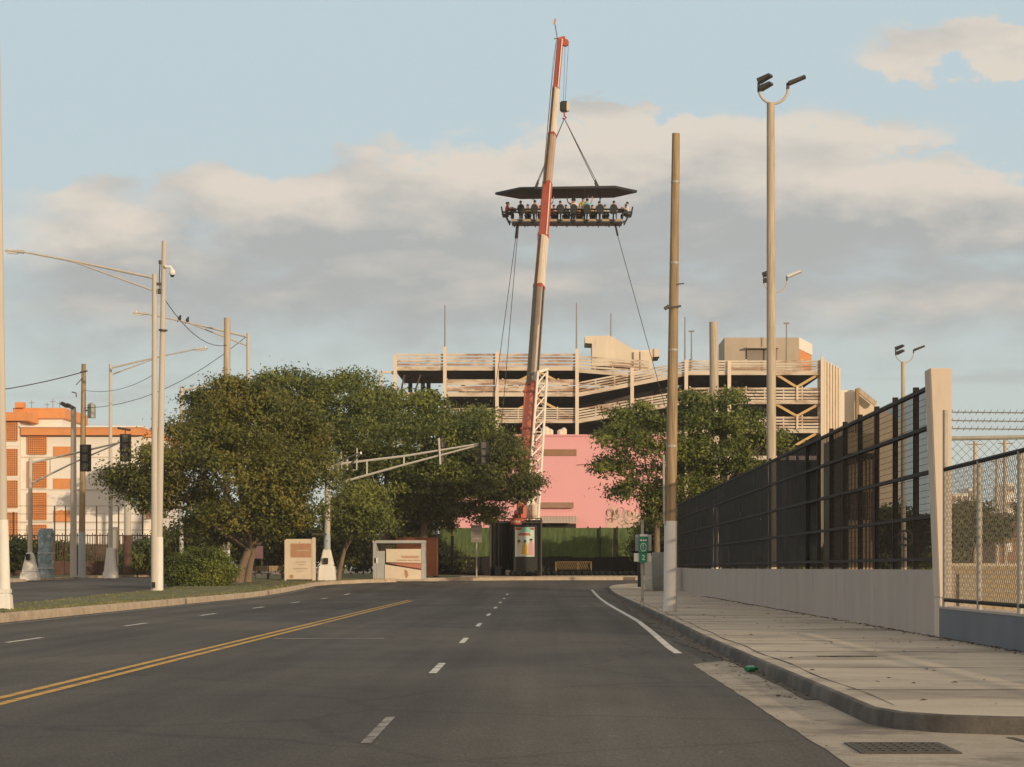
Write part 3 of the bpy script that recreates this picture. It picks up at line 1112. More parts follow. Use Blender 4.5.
# ramps rising to the right
slab(577, 366.5, 655, 372.5, TH, 14, y0=GY + 2.2)
parapet(577, 366.5, 650, 371.5, 13, y0=GY + 2.0)
slab(577, 393, 690, 371, TH, 12)
parapet(577, 393, 690, 371, 10.5, nrail=4)
slab(577, 419.5, 690, 399.5, TH, 12)
parapet(577, 419.5, 690, 399.5, 10.5, nrail=4)
slab(577, 446, 690, 428, TH, 12)
slab(600, 398, 650, 402, .35, 8, y0=GY + 9)
# right half
for py in (371, 400, 429, 456):
    slab(690, py, 822, py, TH, 20)
for py in (371, 400, 429):
    parapet(690, py, 821, py, 10.5 if py == 371 else 12.5, nrail=4)
# inner walls, in the same painted-in shade colour
MB().box(gxp(452), XX(837, GY + 18), GY + 18, GY + 18.3, G(GY), ZZ(388, GY + 18)).build('inner_wall', M['gar_shade'], gt)
MB().box(XX(690, GY + 18.5), XX(836, GY + 18.5), GY + 18.4, GY + 18.7, ZZ(400, GY), gz(371) - .5).build('inner_wall', M['gar_shade'], gt)
# columns
for px, pt, pb in ((395.5, 355, 470), (445, 347, 470), (497, 352, 470), (577, 349, 470), (632, 368, 500), (686, 360, 500), (729, 361, 500), (822, 357, 520)):
    b = MB().box(gxp(px) - .18, gxp(px) + .18, GY - .42, GY - .13, G(GY), gz(pt))
    b.build('column', M['gar_col'], gt)
for px in (405, 418, 424, 460, 520, 545, 605, 660, 706, 750, 790):
    MB().box(gxp(px) - .22, gxp(px) + .22, GY + 9, GY + 9.4, G(GY), gz(367 if px < 580 else 373)).build('column', M['gar_shade'], gt)
# braces: inverted V on the left bay, V on the right bay
for seg in (((538, 371), (499, 391)), ((538, 371), (576, 391)), ((538, 399), (499, 419)), ((538, 399), (572, 417)),
            ((776, 374), (797, 387)), ((819, 374), (797, 387)), ((776, 404), (797, 416)), ((819, 404), (797, 416)), ((796, 445), (817, 433))):
    (ax, ay), (bx, by) = seg
    MB().bar((gxp(ax), GY + .25, gz(ay)), (gxp(bx), GY + .25, gz(by)), .26).build('brace', M['brace'], gt)
MB().box(gxp(797) - .1, gxp(797) + .1, GY - .3, GY - .12, gz(400), gz(386)).build('column', M['gar_col'], gt)
MB().box(gxp(797) - .1, gxp(797) + .1, GY - .3, GY - .12, gz(429), gz(415)).build('column', M['gar_col'], gt)
# side wall on the right, running away
xs, ys_ = gxp(822.6), GY
xe, ye = XX(839.5, 241), 241.0
b = MB()
b.hexa([(xs, ys_ + .05, G(GY)), (xe, ye, G(GY)), (xe - .5, ye + .3, G(GY)), (xs - .5, ys_ + .35, G(GY)), (xs, ys_ + .05, gz(360)), (xe, ye, ZZ(368, 241)), (xe - .5, ye + .3, ZZ(368, 241)), (xs - .5, ys_ + .35, gz(360))])
sw = b.build('side_wall', M['gar_beige'], gt)
for k in range(6):
    t_ = (k + .5) / 6
    x = xs + (xe - xs) * t_
    y = ys_ + (ye - ys_) * t_
    MB().bar((x + .12, y - .1, G(GY) + 2), (x + .12, y - .1, gz(359)), .22).build('fin', M['gar_col'], sw)
# left end frame open to the sky
MB().box(gxp(381), gxp(395), GY - .1, GY + .3, gz(373), gz(371)).build('beam', M['gar_col'], gt)
MB().box(gxp(380), gxp(382), GY - .1, GY + .3, gz(400), gz(371)).build('column', M['gar_col'], gt)
MB().bar((gxp(400), GY + 1, gz(392)), (gxp(404), GY + 1, gz(374)), .18).build('brace', M['gar_shade'], gt)
MB().bar((gxp(414), GY + 1, gz(392)), (gxp(420), GY + 1, gz(374)), .18).build('brace', M['gar_shade'], gt)

# concrete ramp roof on the garage
def stair_roof():
    t_ = thing('ramp_roof', 'sculpted pale concrete roof sloping down on top of the garage, behind the crane', 'roof', (gxp(610), GY + 4, gz(368)))
    Yr = GY + 5
    poly = [(585, 336), (610, 335.5), (633, 349), (642, 350.5), (658, 348.5), (659.8, 351), (659.8, 356.5), (650, 357), (646, 354), (640, 356), (640, 366), (592, 366), (592, 343.5), (585, 343)]
    MB().prism([W(px, py, Yr) for px, py in poly], (0, 5, 0)).build('shell', M['gar_col'], t_)
    for px in (637, 642.5, 649):
        MB().box(XX(px, Yr) - .35, XX(px, Yr) + .35, Yr - .3, Yr - .02, ZZ(370, Yr), ZZ(352, Yr)).build('pier', M['gar_col'], t_)
    return t_


stair_roof()
# lift tower on the roof
t = thing('roof_tower', 'beige block with orange end on the garage roof, behind the tall lamp pole', 'tower', (gxp(755), GY + 8, gz(371)))
Yt = GY + 6
xa, xb = XX(724.5, Yt), XX(799, Yt)
MB().box(xa, xb, Yt, Yt + 8, ZZ(374, Yt), ZZ(337.5, Yt)).build('wall', M['beige_bld'], t)
MB().box(XX(747, Yt), XX(777, Yt), Yt - .25, Yt - .01, ZZ(361, Yt), ZZ(349, Yt)).build('recess', mat('recess_grey', (0.24, 0.20, 0.165), 0.9, .1, 1), t)
MB().box(XX(746, Yt), XX(778, Yt), Yt - .9, Yt - .02, ZZ(349, Yt), ZZ(347.5, Yt)).build('canopy', M['beige_bld'], t)
# slanted end face with orange lower part
xc, yc = XX(811.5, Yt + 6), Yt + 6
b = MB().hexa([(xb + .02, Yt + .02, ZZ(374, Yt)), (xc, yc, ZZ(374, Yt)), (xc - .4, yc + .3, ZZ(374, Yt)), (xb - .4, Yt + .3, ZZ(374, Yt)), (xb + .02, Yt + .02, ZZ(349, Yt)), (xc, yc, ZZ(350, Yt)), (xc - .4, yc + .3, ZZ(350, Yt)), (xb - .4, Yt + .3, ZZ(349, Yt))])
b.build('end_wall', M['orange_bld'], t)
b = MB().hexa([(xb + .02, Yt - .02, ZZ(348.9, Yt)), (xc + .1, yc, ZZ(349.9, Yt)), (xc - .4, yc + .3, ZZ(349.9, Yt)), (xb - .4, Yt + .3, ZZ(348.9, Yt)), (xb + .02, Yt - .02, ZZ(337.3, Yt)), (xc + .1, yc, ZZ(338.5, Yt)), (xc - .4, yc + .3, ZZ(338.5, Yt)), (xb - .4, Yt + .3, ZZ(337.3, Yt))])
b.build('end_fascia', M['white_bld'], t)
# thin light masts on the deck
for px, pt, Yq, lab, hd in ((445, 305, GY + 1.2, 'thin pale mast on the garage roof nearest its left end', 0), (576.5, 303, GY + 1.2, 'thin mast on the garage roof just right of the crane boom', 0),
                        (611, 313, GY + 8, 'thin mast rising behind the sculpted concrete roof on the garage', 0),
                        (685, 317, GY + 1, 'thin mast on the garage roof beside the brown wooden pole', 0),
                        (691.5, 331, GY + 4, 'short grey lamp mast with a crossbar on the garage roof', 1),
                        (786.5, 323, GY + 3, 'grey lamp mast in front of the beige roof tower', 1)):
    t = thing('roof_mast', lab, 'mast', (XX(px, Yq), Yq, gz(372)), 'thin masts on the garage roof')
    MB().tube([(XX(px, Yq), Yq, ZZ(368, Yq)), (XX(px, Yq), Yq, ZZ(pt, Yq))], [.10, .06], 8).build('pole', M['sign_grey'], t)
    if hd:
        MB().box(XX(px, Yq) - .3, XX(px, Yq) + .3, Yq - .1, Yq + .1, ZZ(pt + 1, Yq), ZZ(pt - .5, Yq)).build('lamp_head', M['sign_grey'], t)

# ------------------------------------------------------------------ pink building, fence, enclosure
PY = 204.0
t = thing('pink_building', 'flat pink commercial building with a brown louvre and grey awning under the garage', 'building', (XX(560, PY), PY, G(PY)))
MB().box(XX(440, PY), XX(668, PY), PY, PY + 18, G(PY) - .3, ZZ(436, PY)).build('wall', M['pink'], t)
MB().box(XX(439.5, PY), XX(668.5, PY), PY - .12, PY + 18.1, ZZ(436, PY), ZZ(434.5, PY)).build('parapet_cap', M['pink'], t)
lv = MB().box(XX(543.5, PY), XX(576.5, PY), PY - .06, PY - .02, ZZ(455.8, PY), ZZ(449.2, PY)).build('louvre', M['pink_dark'], t)
b = MB()
for k in range(9):
    z = ZZ(455.5 - k * .72, PY)
    b.box(XX(543.8, PY), XX(576.2, PY), PY - .12, PY - .07, z, z + .035)
b.build('slat', M['board_brown'], lv)
MB().box(XX(541, PY), XX(573.5, PY), PY - .45, PY - .02, ZZ(508, PY), ZZ(502.5, PY)).build('lintel', M['pink_dark'], t)
aw = MB().hexa([(XX(536, PY), PY - 1.5, ZZ(523.2, PY)), (XX(577, PY), PY - 1.5, ZZ(523.2, PY)), (XX(577, PY), PY - .03, ZZ(516.2, PY) - .06), (XX(536, PY), PY - .03, ZZ(516.2, PY) - .06),
                (XX(536, PY), PY - 1.5, ZZ(523.2, PY) + .06), (XX(577, PY), PY - 1.5, ZZ(523.2, PY) + .06), (XX(577, PY), PY - .03, ZZ(516.2, PY)), (XX(536, PY), PY - .03, ZZ(516.2, PY))]).build('awning', M['awning'], t)
b = MB()
for k in range(14):
    x = XX(536.5 + k * 3.05, PY)
    b.bar((x, PY - 1.5, ZZ(523.2, PY) + .08), (x, PY - .03, ZZ(516.2, PY) + .02), .05)
b.build('awning_rib', M['board_cream'], aw)
MB().box(XX(537, PY), XX(576, PY), PY - .05, PY - .015, G(PY), ZZ(523.5, PY)).build('doorway', M['dark'], t)
for px, r_, h_ in ((545.5, .55, 1.0), (550, .4, .8), (561, .45, .75), (564, .35, .9)):
    MB().tube([(XX(px, PY), PY + 2, ZZ(436, PY)), (XX(px, PY), PY + 2, ZZ(436, PY) + h_ * .8), (XX(px, PY), PY + 2, ZZ(436, PY) + h_)], [r_ * .8, r_ * .8, r_ * .3], 10).build('roof_vent', M['crane_cream'], t)
b = MB()
b.tube([(XX(577, PY), PY - .06, ZZ(465, PY)), (XX(610, PY), PY - .06, ZZ(462, PY)), (XX(640, PY), PY - .06, ZZ(461, PY))], .04, 5)
b.build('cable', M['pink_dark'], t)
# faded graffiti on the wall: overlapping painted scrolls
gm = [M['shirt_maroon'], mat('graffiti_grey', (0.42, 0.36, 0.31), .9, .2, 2), mat('graffiti_cream', (0.58, 0.38, 0.34), .9, .1, 2), mat('graffiti_green', (0.20, 0.24, 0.15), .9, .2, 2)]
gr = None
rnd = random.Random(4)
# one cream patch with scroll strokes over it
poly = [(607, 530), (605.5, 518), (608, 509), (613, 504.5), (618, 507), (622, 513), (632, 512), (646, 511), (652, 516), (655, 524), (655, 530)]
gr = MB().prism([W(px, py, PY - .03) for px, py in poly], (0, .02, 0)).build('graffiti', gm[2], t)
for k in range(26):
    cx0, cy0 = rnd.uniform(608, 652), rnd.uniform(510, 527)
    r0 = rnd.uniform(1.5, 4.0)
    a0 = rnd.uniform(0, 6)
    pts = [W(cx0 + r0 * math.cos(a0 + q * .5), cy0 + r0 * math.sin(a0 + q * .5) * 1.2, PY - .045) for q in range(9)]
    bb = MB()
    for p, q in zip(pts, pts[1:]):
        bb.bar(p, q, .10, .02)
    bb.build('graffiti_stroke', gm[k % 4], gr)

# green screened fence with black skirt
FY = 186.0
ft2 = thing('green_screen_fence', 'green hedge screened fence with a black skirt in front of the pink building', 'fence', (XX(560, FY), FY, G(FY)))
for k in range(9):
    pa, pb = 441 + k * 24.5, 441 + (k + 1) * 24.5 - .05
    b = MB()
    n_ = 10
    rnd = random.Random(k + 40)
    vs = []
    for j in range(7):
        for i in range(n_ + 1):
            vs.append((XX(pa + (pb - pa) * i / n_, FY), FY + rnd.uniform(-.05, .05), ZZ(565 - (37.2 + rnd.uniform(-.25, .25) * (j == 6)) * j / 6, FY)))
    b.add(vs, [(j * (n_ + 1) + i, j * (n_ + 1) + i + 1, (j + 1) * (n_ + 1) + i + 1, (j + 1) * (n_ + 1) + i) for j in range(6) for i in range(n_)])
    b.build('hedge_panel', M['green_screen'], ft2)
for px in (441, 490, 539, 588, 600, 617, 661.5):
    q_ = -.3 if px in (600, 617) else .1
    MB().box(XX(px, FY) - .07, XX(px, FY) + .07, FY + q_, FY + q_ + .15, G(FY), ZZ(526.5, FY)).build('post', M['dark'], ft2)
for k in range(10):
    pa, pb = 436 + k * 22.6, 436 + (k + 1) * 22.6 + .3
    MB().box(XX(pa, FY - 4), XX(pb, FY - 4), FY - 4.1 + (k % 2) * .12, FY - 4 + (k % 2) * .12, G(FY), ZZ(557.5, FY - 4) + (k % 3) * .05).build('skirt_panel', M['black_net'], ft2)
# ------------------------------------------------------------------ crane
CB = 173.0
BOOM = [(523.6, 545), (524.0, 512), (532.2, 385), (539.2, 287), (543.6, 235.2), (547.6, 184), (552.2, 135), (556.1, 88), (560.4, 40)]


def by(py):
    return CB + (545 - py) / 505 * 17.0


BP = [W(px, py, by(py)) for px, py in BOOM]
crane = thing('mobile_crane', 'tall red and cream telescopic crane with boom raised above the black enclosure', 'crane', (BP[0].x, CB, G(CB)))
widths = [1.05, 1.05, 1.02, .84, .78, .72, .65, .58, .50]
mats_ = ['crane_orange', 'crane_orange', 'crane_grey', 'crane_cream', 'crane_red', 'crane_tan', 'crane_cream', 'crane_red']
ROLL = R(-24)
for i in range(8):
    w = widths[i + 1] if i else 1.3
    o = MB().bar(BP[i], BP[i + 1], w * .92, w * 1.05, roll=ROLL).build('boom_section', M[mats_[i]], crane, bevel=.09, smooth=True)
    if i >= 2:
        d = (BP[i + 1] - BP[i]).normalized()
        MB().bar(BP[i] - d * .25, BP[i] + d * .18, w * 1.0, w * 1.14, roll=ROLL).build('boom_collar', M['crane_red'], o, bevel=.05)
    # hoses on red sections; elsewhere dark strips paint the boom's shaded left side
    sx = Vector((math.cos(ROLL), -math.sin(ROLL), 0))
    if i in (4, 7):
        off = Vector((w * .34, -w * .62, 0))
        MB().bar(BP[i] + off, BP[i + 1] + off * .95, .09, .08).build('hose_and_shade_strip', M['crane_cream'], o)
    elif i == 2:
        for q_, ww, mm_ in ((-.40, .30, 'lamp_dark'), (.18, .22, 'crane_cream'), (.50, .10, 'lamp_dark')):  # shaded left side and lighter streak laid on as coloured strips
            off = Vector((w * q_ * .95, -w * .57 - .02 - abs(q_) * .02 + q_ * w * .40, 0))
            MB().bar(BP[i] + off, BP[i + 1] + off * .95, ww, .08, roll=ROLL).build('hose_and_shade_strip', M[mm_], o)
    elif i in (3, 5, 6):
        off = Vector((-w * .40, -w * .70, 0))
        MB().bar(BP[i] + off, BP[i + 1] + off * .95, w * .30, .06, roll=ROLL).build('hose_and_shade_strip', M['iron_rust'], o)
for py in (394, 431):
    p = W(532 - (py - 385) * .068, py, by(py))
    MB().bar(p, p + Vector((.02, .02, .22)), 1.04, 1.18, roll=ROLL).build('boom_band', M['crane_red'], crane, bevel=.04)
# hydraulic lift ram beside the lowest section
MB().tube([W(530, 552, CB - 1.4), W(533, 512, CB - .6), W(531, 470, by(470) - 1.0)], [.24, .24, .15], 10).build('lift_ram', M['crane_cream'], crane, smooth=True)
# head
tip = BP[-1]
MB().bar(tip + Vector((-.22, 0, -.15)), tip + Vector((.45, .05, .05)), .5, .62).build('boom_head', M['crane_red'], crane, bevel=.06)
hb_ = MB()
for q in (-.18, .18):
    hb_.tube([tip + Vector((.44, q - .06, -.25)), tip + Vector((.44, q + .06, -.25))], .29, 16)
hb_.build('head_sheave', M['crane_red'], crane, smooth=True)
MB().bar(tip + Vector((-.55, -.1, .1)), tip + Vector((-.1, 0, .1)), .08).build('mast_bracket', M['lamp_dark'], crane)
m0, m1 = W(557.5, 40, 190), W(555, 24, 190)
fl = MB().tube([m0, m1], .035, 6).build('mast', M['lamp_dark'], crane)
MB().add([m1 + Vector((0, 0, .05)), m1 + Vector((-.18, .03, -.10)), m1 + Vector((.02, .01, -.06)), W(556.2, 17.5, 190), W(554.2, 19.5, 190) + Vector((0, .08, 0))], [(0, 1, 4, 3), (0, 2, 3)]).build('pennant', M['orange_bld'], fl)
# hoist rope falls
HKY = 190.0
hook = W(564.3, 107, HKY)
b = MB()
for q in (-.16, .16):
    b.tube([tip + Vector((.55 + q * .9, 0, -.3)), hook + Vector((q * .5, 0, .5))], .018, 5)
b.build('hoist_rope', M['cable'], crane)
b = MB()
b.tube([W(556.5, 40, 190), W(550.5, 95, 186), W(543.0, 185, 182), W(534.0, 290, 178)], .022, 5)
b.tube([W(556, 42, 189), W(553, 62, 188), W(545.5, 150, 184), W(537.2, 240, 180)], .016, 5)
b.build('winch_rope', M['cable'], crane)
b = MB()
b.box(hook.x - .38, hook.x + .34, HKY - .22, HKY + .22, hook.z - .45, hook.z + .5)
hk = b.build('hook_block', M['signal_black'], crane, bevel=.1)
MB().box(hook.x + .20, hook.x + .42, HKY - .26, HKY + .18, hook.z - .36, hook.z + .36).build('side_plate', M['board_cream'], hk)
MB().tube([hook + Vector((0, 0, -.45)), hook + Vector((0, 0, -.75)), hook + Vector((.16, 0, -.92)), hook + Vector((0, 0, -1.05)), hook + Vector((-.16, 0, -.95))], .08, 8).build('hook', M['crane_red'], hk)
# fly jib stowed beside the boom: white lattice
b = MB()
ja, jb = (530.3, 552, CB - 1.6), (542.6, 372, by(372) - 1.2)
NJ = 15
c4 = []
for k in range(NJ + 1):
    t_ = k / NJ
    px = ja[0] + (jb[0] - ja[0]) * t_
    py = ja[1] + (jb[1] - ja[1]) * t_
    Yq = ja[2] + (jb[2] - ja[2]) * t_
    c = W(px, py, Yq)
    hw = .47 - .10 * t_
    c4.append([c + Vector((dx * hw, dy * hw * .8, 0)) for dx, dy in ((-1, -1), (1, -1), (1, 1), (-1, 1))])
for j in range(4):
    b.tube([q[j] for q in c4], .10, 6)
for k in range(NJ):
    for j in range(4):
        j2 = (j + 1) % 4
        b.bar(c4[k][j], c4[k + 1][j2], .09)
        if k % 2 == 0:
            b.bar(c4[k][j], c4[k][j2], .055)
b.bar(c4[-1][0], c4[-1][2] + Vector((0, 0, .25)), .3, .2)
b.build('lattice_jib', M['crane_white'], crane)
# superstructure and carrier, seen above and between the black cloths
MB().box(XX(513, CB), XX(527, CB), CB - 1.2, CB + 1.5, ZZ(552, CB), ZZ(514, CB)).build('turret', M['crane_red'], crane, bevel=.12)
cabp = MB().box(XX(518.5, CB - 1.5), XX(526.5, CB - 1.5), CB - 2.4, CB - 1.3, ZZ(530, CB), ZZ(503.5, CB)).build('cab', M['crane_orange'], crane, bevel=.2)
MB().box(XX(519.6, CB - 1.5), XX(523.2, CB - 1.5), CB - 2.44, CB - 2.40, ZZ(514.5, CB), ZZ(507.5, CB)).build('cab_window', M['dark'], cabp)
MB().box(XX(531, CB - 1.5), XX(537.5, CB - 1.5), CB - 1.6, CB - .6, ZZ(517, CB), ZZ(504, CB)).build('counterweight', M['crane_cream'], crane, bevel=.1)
MB().box(XX(496, CB), XX(541, CB), CB + .5, CB + 3.0, ZZ(570, CB), ZZ(555, CB)).build('carrier', M['crane_red'], crane, bevel=.1)
for px in (499, 507, 530, 537):
    MB().tube([(XX(px, CB), CB + .3, G(CB) + .55), (XX(px, CB), CB + .75, G(CB) + .55)], .55, 18).build('wheel', M['signal_black'], crane, smooth=True)

# black draped enclosure at the crane foot, with a printed poster
EY = 168.5
t = thing('black_enclosure', 'black draped enclosure with a red banner at the foot of the crane', 'enclosure', (XX(515, EY), EY, G(EY)))
for px0, px1, py0 in ((491, 507, 519), (507, 524, 519), (524, 541, 518)):
    b = MB()
    rnd = random.Random(px0)
    n_ = 14
    vs = []
    for j in range(2):
        for i in range(n_ + 1):
            vs.append((XX(px0 + (px1 - px0 - .3) * i / n_, EY), EY + .12 * math.sin(i * 1.9) * (1 - .5 * j) + rnd.uniform(-.03, .03), (G(EY) + .1) if j == 0 else ZZ(py0 + 2, EY)))
    b.add(vs, [(i, i + 1, n_ + 2 + i, n_ + 1 + i) for i in range(n_)])
    b.build('drape', M['black_cloth'], t)
MB().box(XX(491, EY), XX(541, EY), EY + .2, EY + 5, G(EY), ZZ(522, EY)).build('stage_box', M['black_cloth'], t)
b = MB()
for py in (518.4, 522.5):
    b.tube([(XX(490, EY), EY - .05, ZZ(py, EY)), (XX(541.5, EY), EY - .05, ZZ(py, EY))], .045, 6)
for k in range(18):
    px = 490.5 + k * 3
    b.bar((XX(px, EY), EY - .05, ZZ(518.4, EY)), (XX(px + (1.5 if k % 2 else -1.5), EY), EY - .05, ZZ(522.5, EY)), .045)
for px in (490.5, 541):
    b.tube([(XX(px, EY), EY - .05, G(EY)), (XX(px, EY), EY - .05, ZZ(518.4, EY))], .07, 6)
b.build('truss', M['lamp_dark'], t)
bn = MB().box(XX(510.5, EY), XX(521.5, EY), EY - .25, EY - .20, ZZ(524.6, EY), ZZ(518.6, EY)).build('banner', M['crane_red'], t)
b = MB()
for k in range(6):
    b.box(XX(511.6 + k * 1.55, EY), XX(512.5 + k * 1.55, EY), EY - .27, EY - .255, ZZ(522.7, EY), ZZ(520.6, EY))
b.build('banner_lettering', M['board_cream'], bn)
# bits of kit stacked in front of the cloth
for px, w_, h_, mm_ in ((498, 6, 10, 'black_cloth'), (510, 9, 6, 'lamp_dark'), (533, 5, 8, 'lamp_dark')):
    MB().box(XX(px - w_ / 2, EY), XX(px + w_ / 2, EY), EY - .9, EY - .4, G(EY) + .16, G(EY) + .16 + h_ * EY / F).build('equipment_case', M[mm_], t, bevel=.04)

PYY = 167.2
t = thing('poster_stand', 'colourful poster of three people with a red top on a black stand beside the crane', 'poster', (XX(526, PYY), PYY, G(PYY)))
MB().box(XX(513.5, PYY), XX(537.5, PYY), PYY, PYY + .35, G(PYY) + .1, ZZ(525.5, PYY)).build('stand', M['signal_black'], t, bevel=.04)


def pq(px, py, d=0.0):
    return (XX(px, PYY), PYY - .012 - d, ZZ(py, PYY))


def ppoly(name, pts, mm_, d, par):
    return MB().prism([pq(px, py, d) for px, py in pts], (0, .008, 0)).build(name, M[mm_], par)


ps = ppoly('print', [(515.4, 556.6), (534.4, 556.6), (534.4, 527.2), (515.4, 527.2)], 'poster_blue', 0.0, t)
ppoly('print_band', [(515.8, 530.0), (534.0, 530.0), (534.0, 527.6), (515.8, 527.6)], 'crane_red', .012, ps)
ppoly('print_title', [(521.5, 531.8), (530, 531.8), (531.4, 529.6), (528, 527.2), (523, 527.2), (520.8, 529.6)], 'poster_teal', .024, ps)
ppoly('print_title', [(518, 535.6), (531, 535.6), (529.5, 532.8), (519.5, 532.8)], 'print_red', .012, ps)
for cx0, top_, wd, col in ((519.0, 539.8, 2.2, 'shirt_white'), (525.0, 540.0, 3.0, 'shirt_yellow'), (531.2, 538.6, 2.7, 'shirt_pink')):
    ppoly('print_figure', [(cx0 - wd, 555.4), (cx0 + wd, 555.4), (cx0 + wd * .9, top_ + 6), (cx0 + wd * .55, top_ + 3.6), (cx0 - wd * .55, top_ + 3.6), (cx0 - wd * .9, top_ + 6)], col, .024, ps)
    ppoly('print_head', [(cx0 + 1.25 * math.cos(a * .785), top_ + 2.0 + 1.7 * math.sin(a * .785)) for a in range(8)], 'skin', .036, ps)
    ppoly('print_hair', [(cx0 + 1.5 * math.cos(math.pi + a * .449), top_ + 1.7 + 1.8 * math.sin(math.pi + a * .449)) for a in range(8)], 'hair', .048, ps)
ppoly('print_foot', [(518, 556.2), (525.5, 556.2), (525.5, 554.4), (518, 554.4)], 'sign_white', .036, ps)

# yellow folding barrier
BY = 175.0
t = thing('folding_barrier', 'low yellow lattice barrier before the black skirt of the green fence', 'barrier', (XX(573, BY), BY, G(BY)))
b = MB()
for k in range(14):
    x0, x1 = 556.5 + k * 2.2, 556.5 + (k + 1.6) * 2.2
    b.bar((XX(x0, BY), BY, ZZ(569.3, BY)), (XX(x1, BY), BY, ZZ(562, BY)), .045)
    b.bar((XX(x1, BY), BY - .05, ZZ(569.3, BY)), (XX(x0, BY), BY - .05, ZZ(562, BY)), .045)
b.build('lattice', M['yellow'], t)
for px in (556, 578, 591):
    MB().box(XX(px, BY) - .06, XX(px, BY) + .06, BY - .12, BY + .02, G(BY) + .12, ZZ(561.5, BY)).build('post', M['yellow'], t)
MB().box(XX(556, BY), XX(591, BY), BY - .12, BY - .06, ZZ(562.3, BY), ZZ(561.5, BY)).build('rail', M['yellow'], t)

# black sandbags along the foot of the enclosure and the skirt
rnd = random.Random(77)
SY = 170.5
for k in range(25):
    px = 494 + k * 6.0
    if 510 < px < 541:
        yb = 166.4
    else:
        yb = SY
    c = Vector((XX(px, yb), yb + rnd.uniform(-.1, .1), G(yb) + .16))
    b = MB()
    s_ = rnd.uniform(.85, 1.15)
    b.ball(c + Vector((0, 0, .17 * s_)), .25 * s_, .2, .19 * s_, 10, 7)
    b.bar(c + Vector((.02, 0, .3 * s_)), c + Vector((rnd.uniform(-.08, .08), 0, .46 * s_)), .14, .10, .06, .05)
    tag(b.build('sandbag', M['black_cloth'], loc=c, smooth=True), 'black sandbag in the row along the foot of the black enclosure and fence skirt', 'sandbag', 'black sandbags in a row')

# ------------------------------------------------------------------ dining platform hung from the hook
QX, QY = XX(567, 190), 190.0
fz = ZZ(222.6, QY)                     # floor top
plat = thing('dining_platform', 'suspended dining platform with long dark canopy and black seats hanging from the crane', 'platform', (QX, QY, fz))
HL = 4.75
b = MB()
b.box(QX - HL, QX + HL, QY - .85, QY + .85, fz - .18, fz - .02)
b.build('floor', M['seat_black'], plat, bevel=.03)
b = MB()
for k in range(11):
    x = QX - HL + .2 + k * (2 * HL - .4) / 10
    b.box(x - .05, x + .05, QY - 1.0, QY + 1.0, fz - .26, fz - .18)
b.build('cross_beam', M['seat_black'], plat)
for sy in (-1, 1):
    MB().box(QX - HL, QX + HL, QY + sy * .88 - .025, QY + sy * .88 + .025, fz - .02, fz + .17).build('kick_panel', M['pf_cream'], plat)
    MB().box(QX - HL - .15, QX + HL + .15, QY + sy * .78 - .24, QY + sy * .78 + .24, fz + .98, fz + 1.06).build('table_top', M['seat_black'], plat, bevel=.02)
for sx in (-1, 1):
    MB().box(QX + sx * (HL - .10) - .28, QX + sx * (HL - .10) + .28, QY - .53, QY + .53, fz + .98, fz + 1.055).build('table_top', M['seat_black'], plat, bevel=.02)
# canopy: long hexagon in plan
cz = ZZ(192.5, QY)
plan = [(-6.2, 0), (-4.05, -2.5), (4.1, -2.5), (6.05, 0), (4.1, 2.5), (-4.05, 2.5)]
b = MB()
n = len(plan)
vs = [(QX + x, QY + y, cz - .10 + .015 * x) for x, y in plan] + [(QX + x, QY + y, cz + .10 + .015 * x) for x, y in plan] + [(QX - 2.6, QY, cz + .42), (QX + 2.6, QY, cz + .5)]
fs = [tuple(reversed(range(n)))] + [(i, (i + 1) % n, n + (i + 1) % n, n + i) for i in range(n)]
fs += [(n + 1, n + 2, 13, 12), (n + 4, n + 5, 12, 13), (n + 0, n + 1, 12), (n + 5, n + 0, 12), (n + 2, n + 3, 13), (n + 3, n + 4, 13)]
b.add(vs, fs)
cn = b.build('canopy', M['canopy'], plat)
b = MB()
for x in (-3, -1.5, 0, 1.5, 3):
    b.bar((QX + x, QY - 2.4, cz - .15 + .015 * x), (QX + x, QY + 2.4, cz - .15 + .015 * x), .07)
b.build('canopy_batten', M['seat_black'], cn)
for sx in (-1, 1):
    for sy in (-1, 1):
        MB().bar((QX + sx * 2.85, QY + sy * .62, fz), (QX + sx * 2.85, QY + sy * .62, cz), .07).build('post', M['seat_black'], plat)
# slings from the hook to the canopy corners
hp = hook + Vector((0, 0, -1.0))
for px in (534.5, 599.5):
    b = MB()
    for sy in (-1, 1):
        b.tube([hp, Vector((XX(px, QY), QY + sy * .8, cz + .25))], .035, 5)
        b.bar(Vector((XX(px, QY), QY + sy * .8, cz + .15)), Vector((XX(px, QY), QY + sy * .8, cz + .15)) + (hp - Vector((XX(px, QY), QY + sy * .8, cz))).normalized() * .9, .13)
    b.build('sling', M['cable'], plat)
# steadying ropes down to the ground
for (x0, y0), (x1, y1), Yg in (((517, 228), (500, 352), 192), ((518, 228), (507.5, 352), 189), ((615, 226), (650, 350), 195)):
    a = W(x0, y0, QY)
    c = W(x1, y1, Yg)
    k = (G(QY) - a.z) / (c.z - a.z)
    MB().tube([a, a + (c - a) * (k * .5) + Vector((0, 0, -.3)), a + (c - a) * k], .030, 5).build('steadying_rope', M['cable'], plat)
    MB().bar(a + Vector((0, 0, .2)), a + (c - a).normalized() * .9, .16).build('rope_anchor', M['seat_black'], plat)


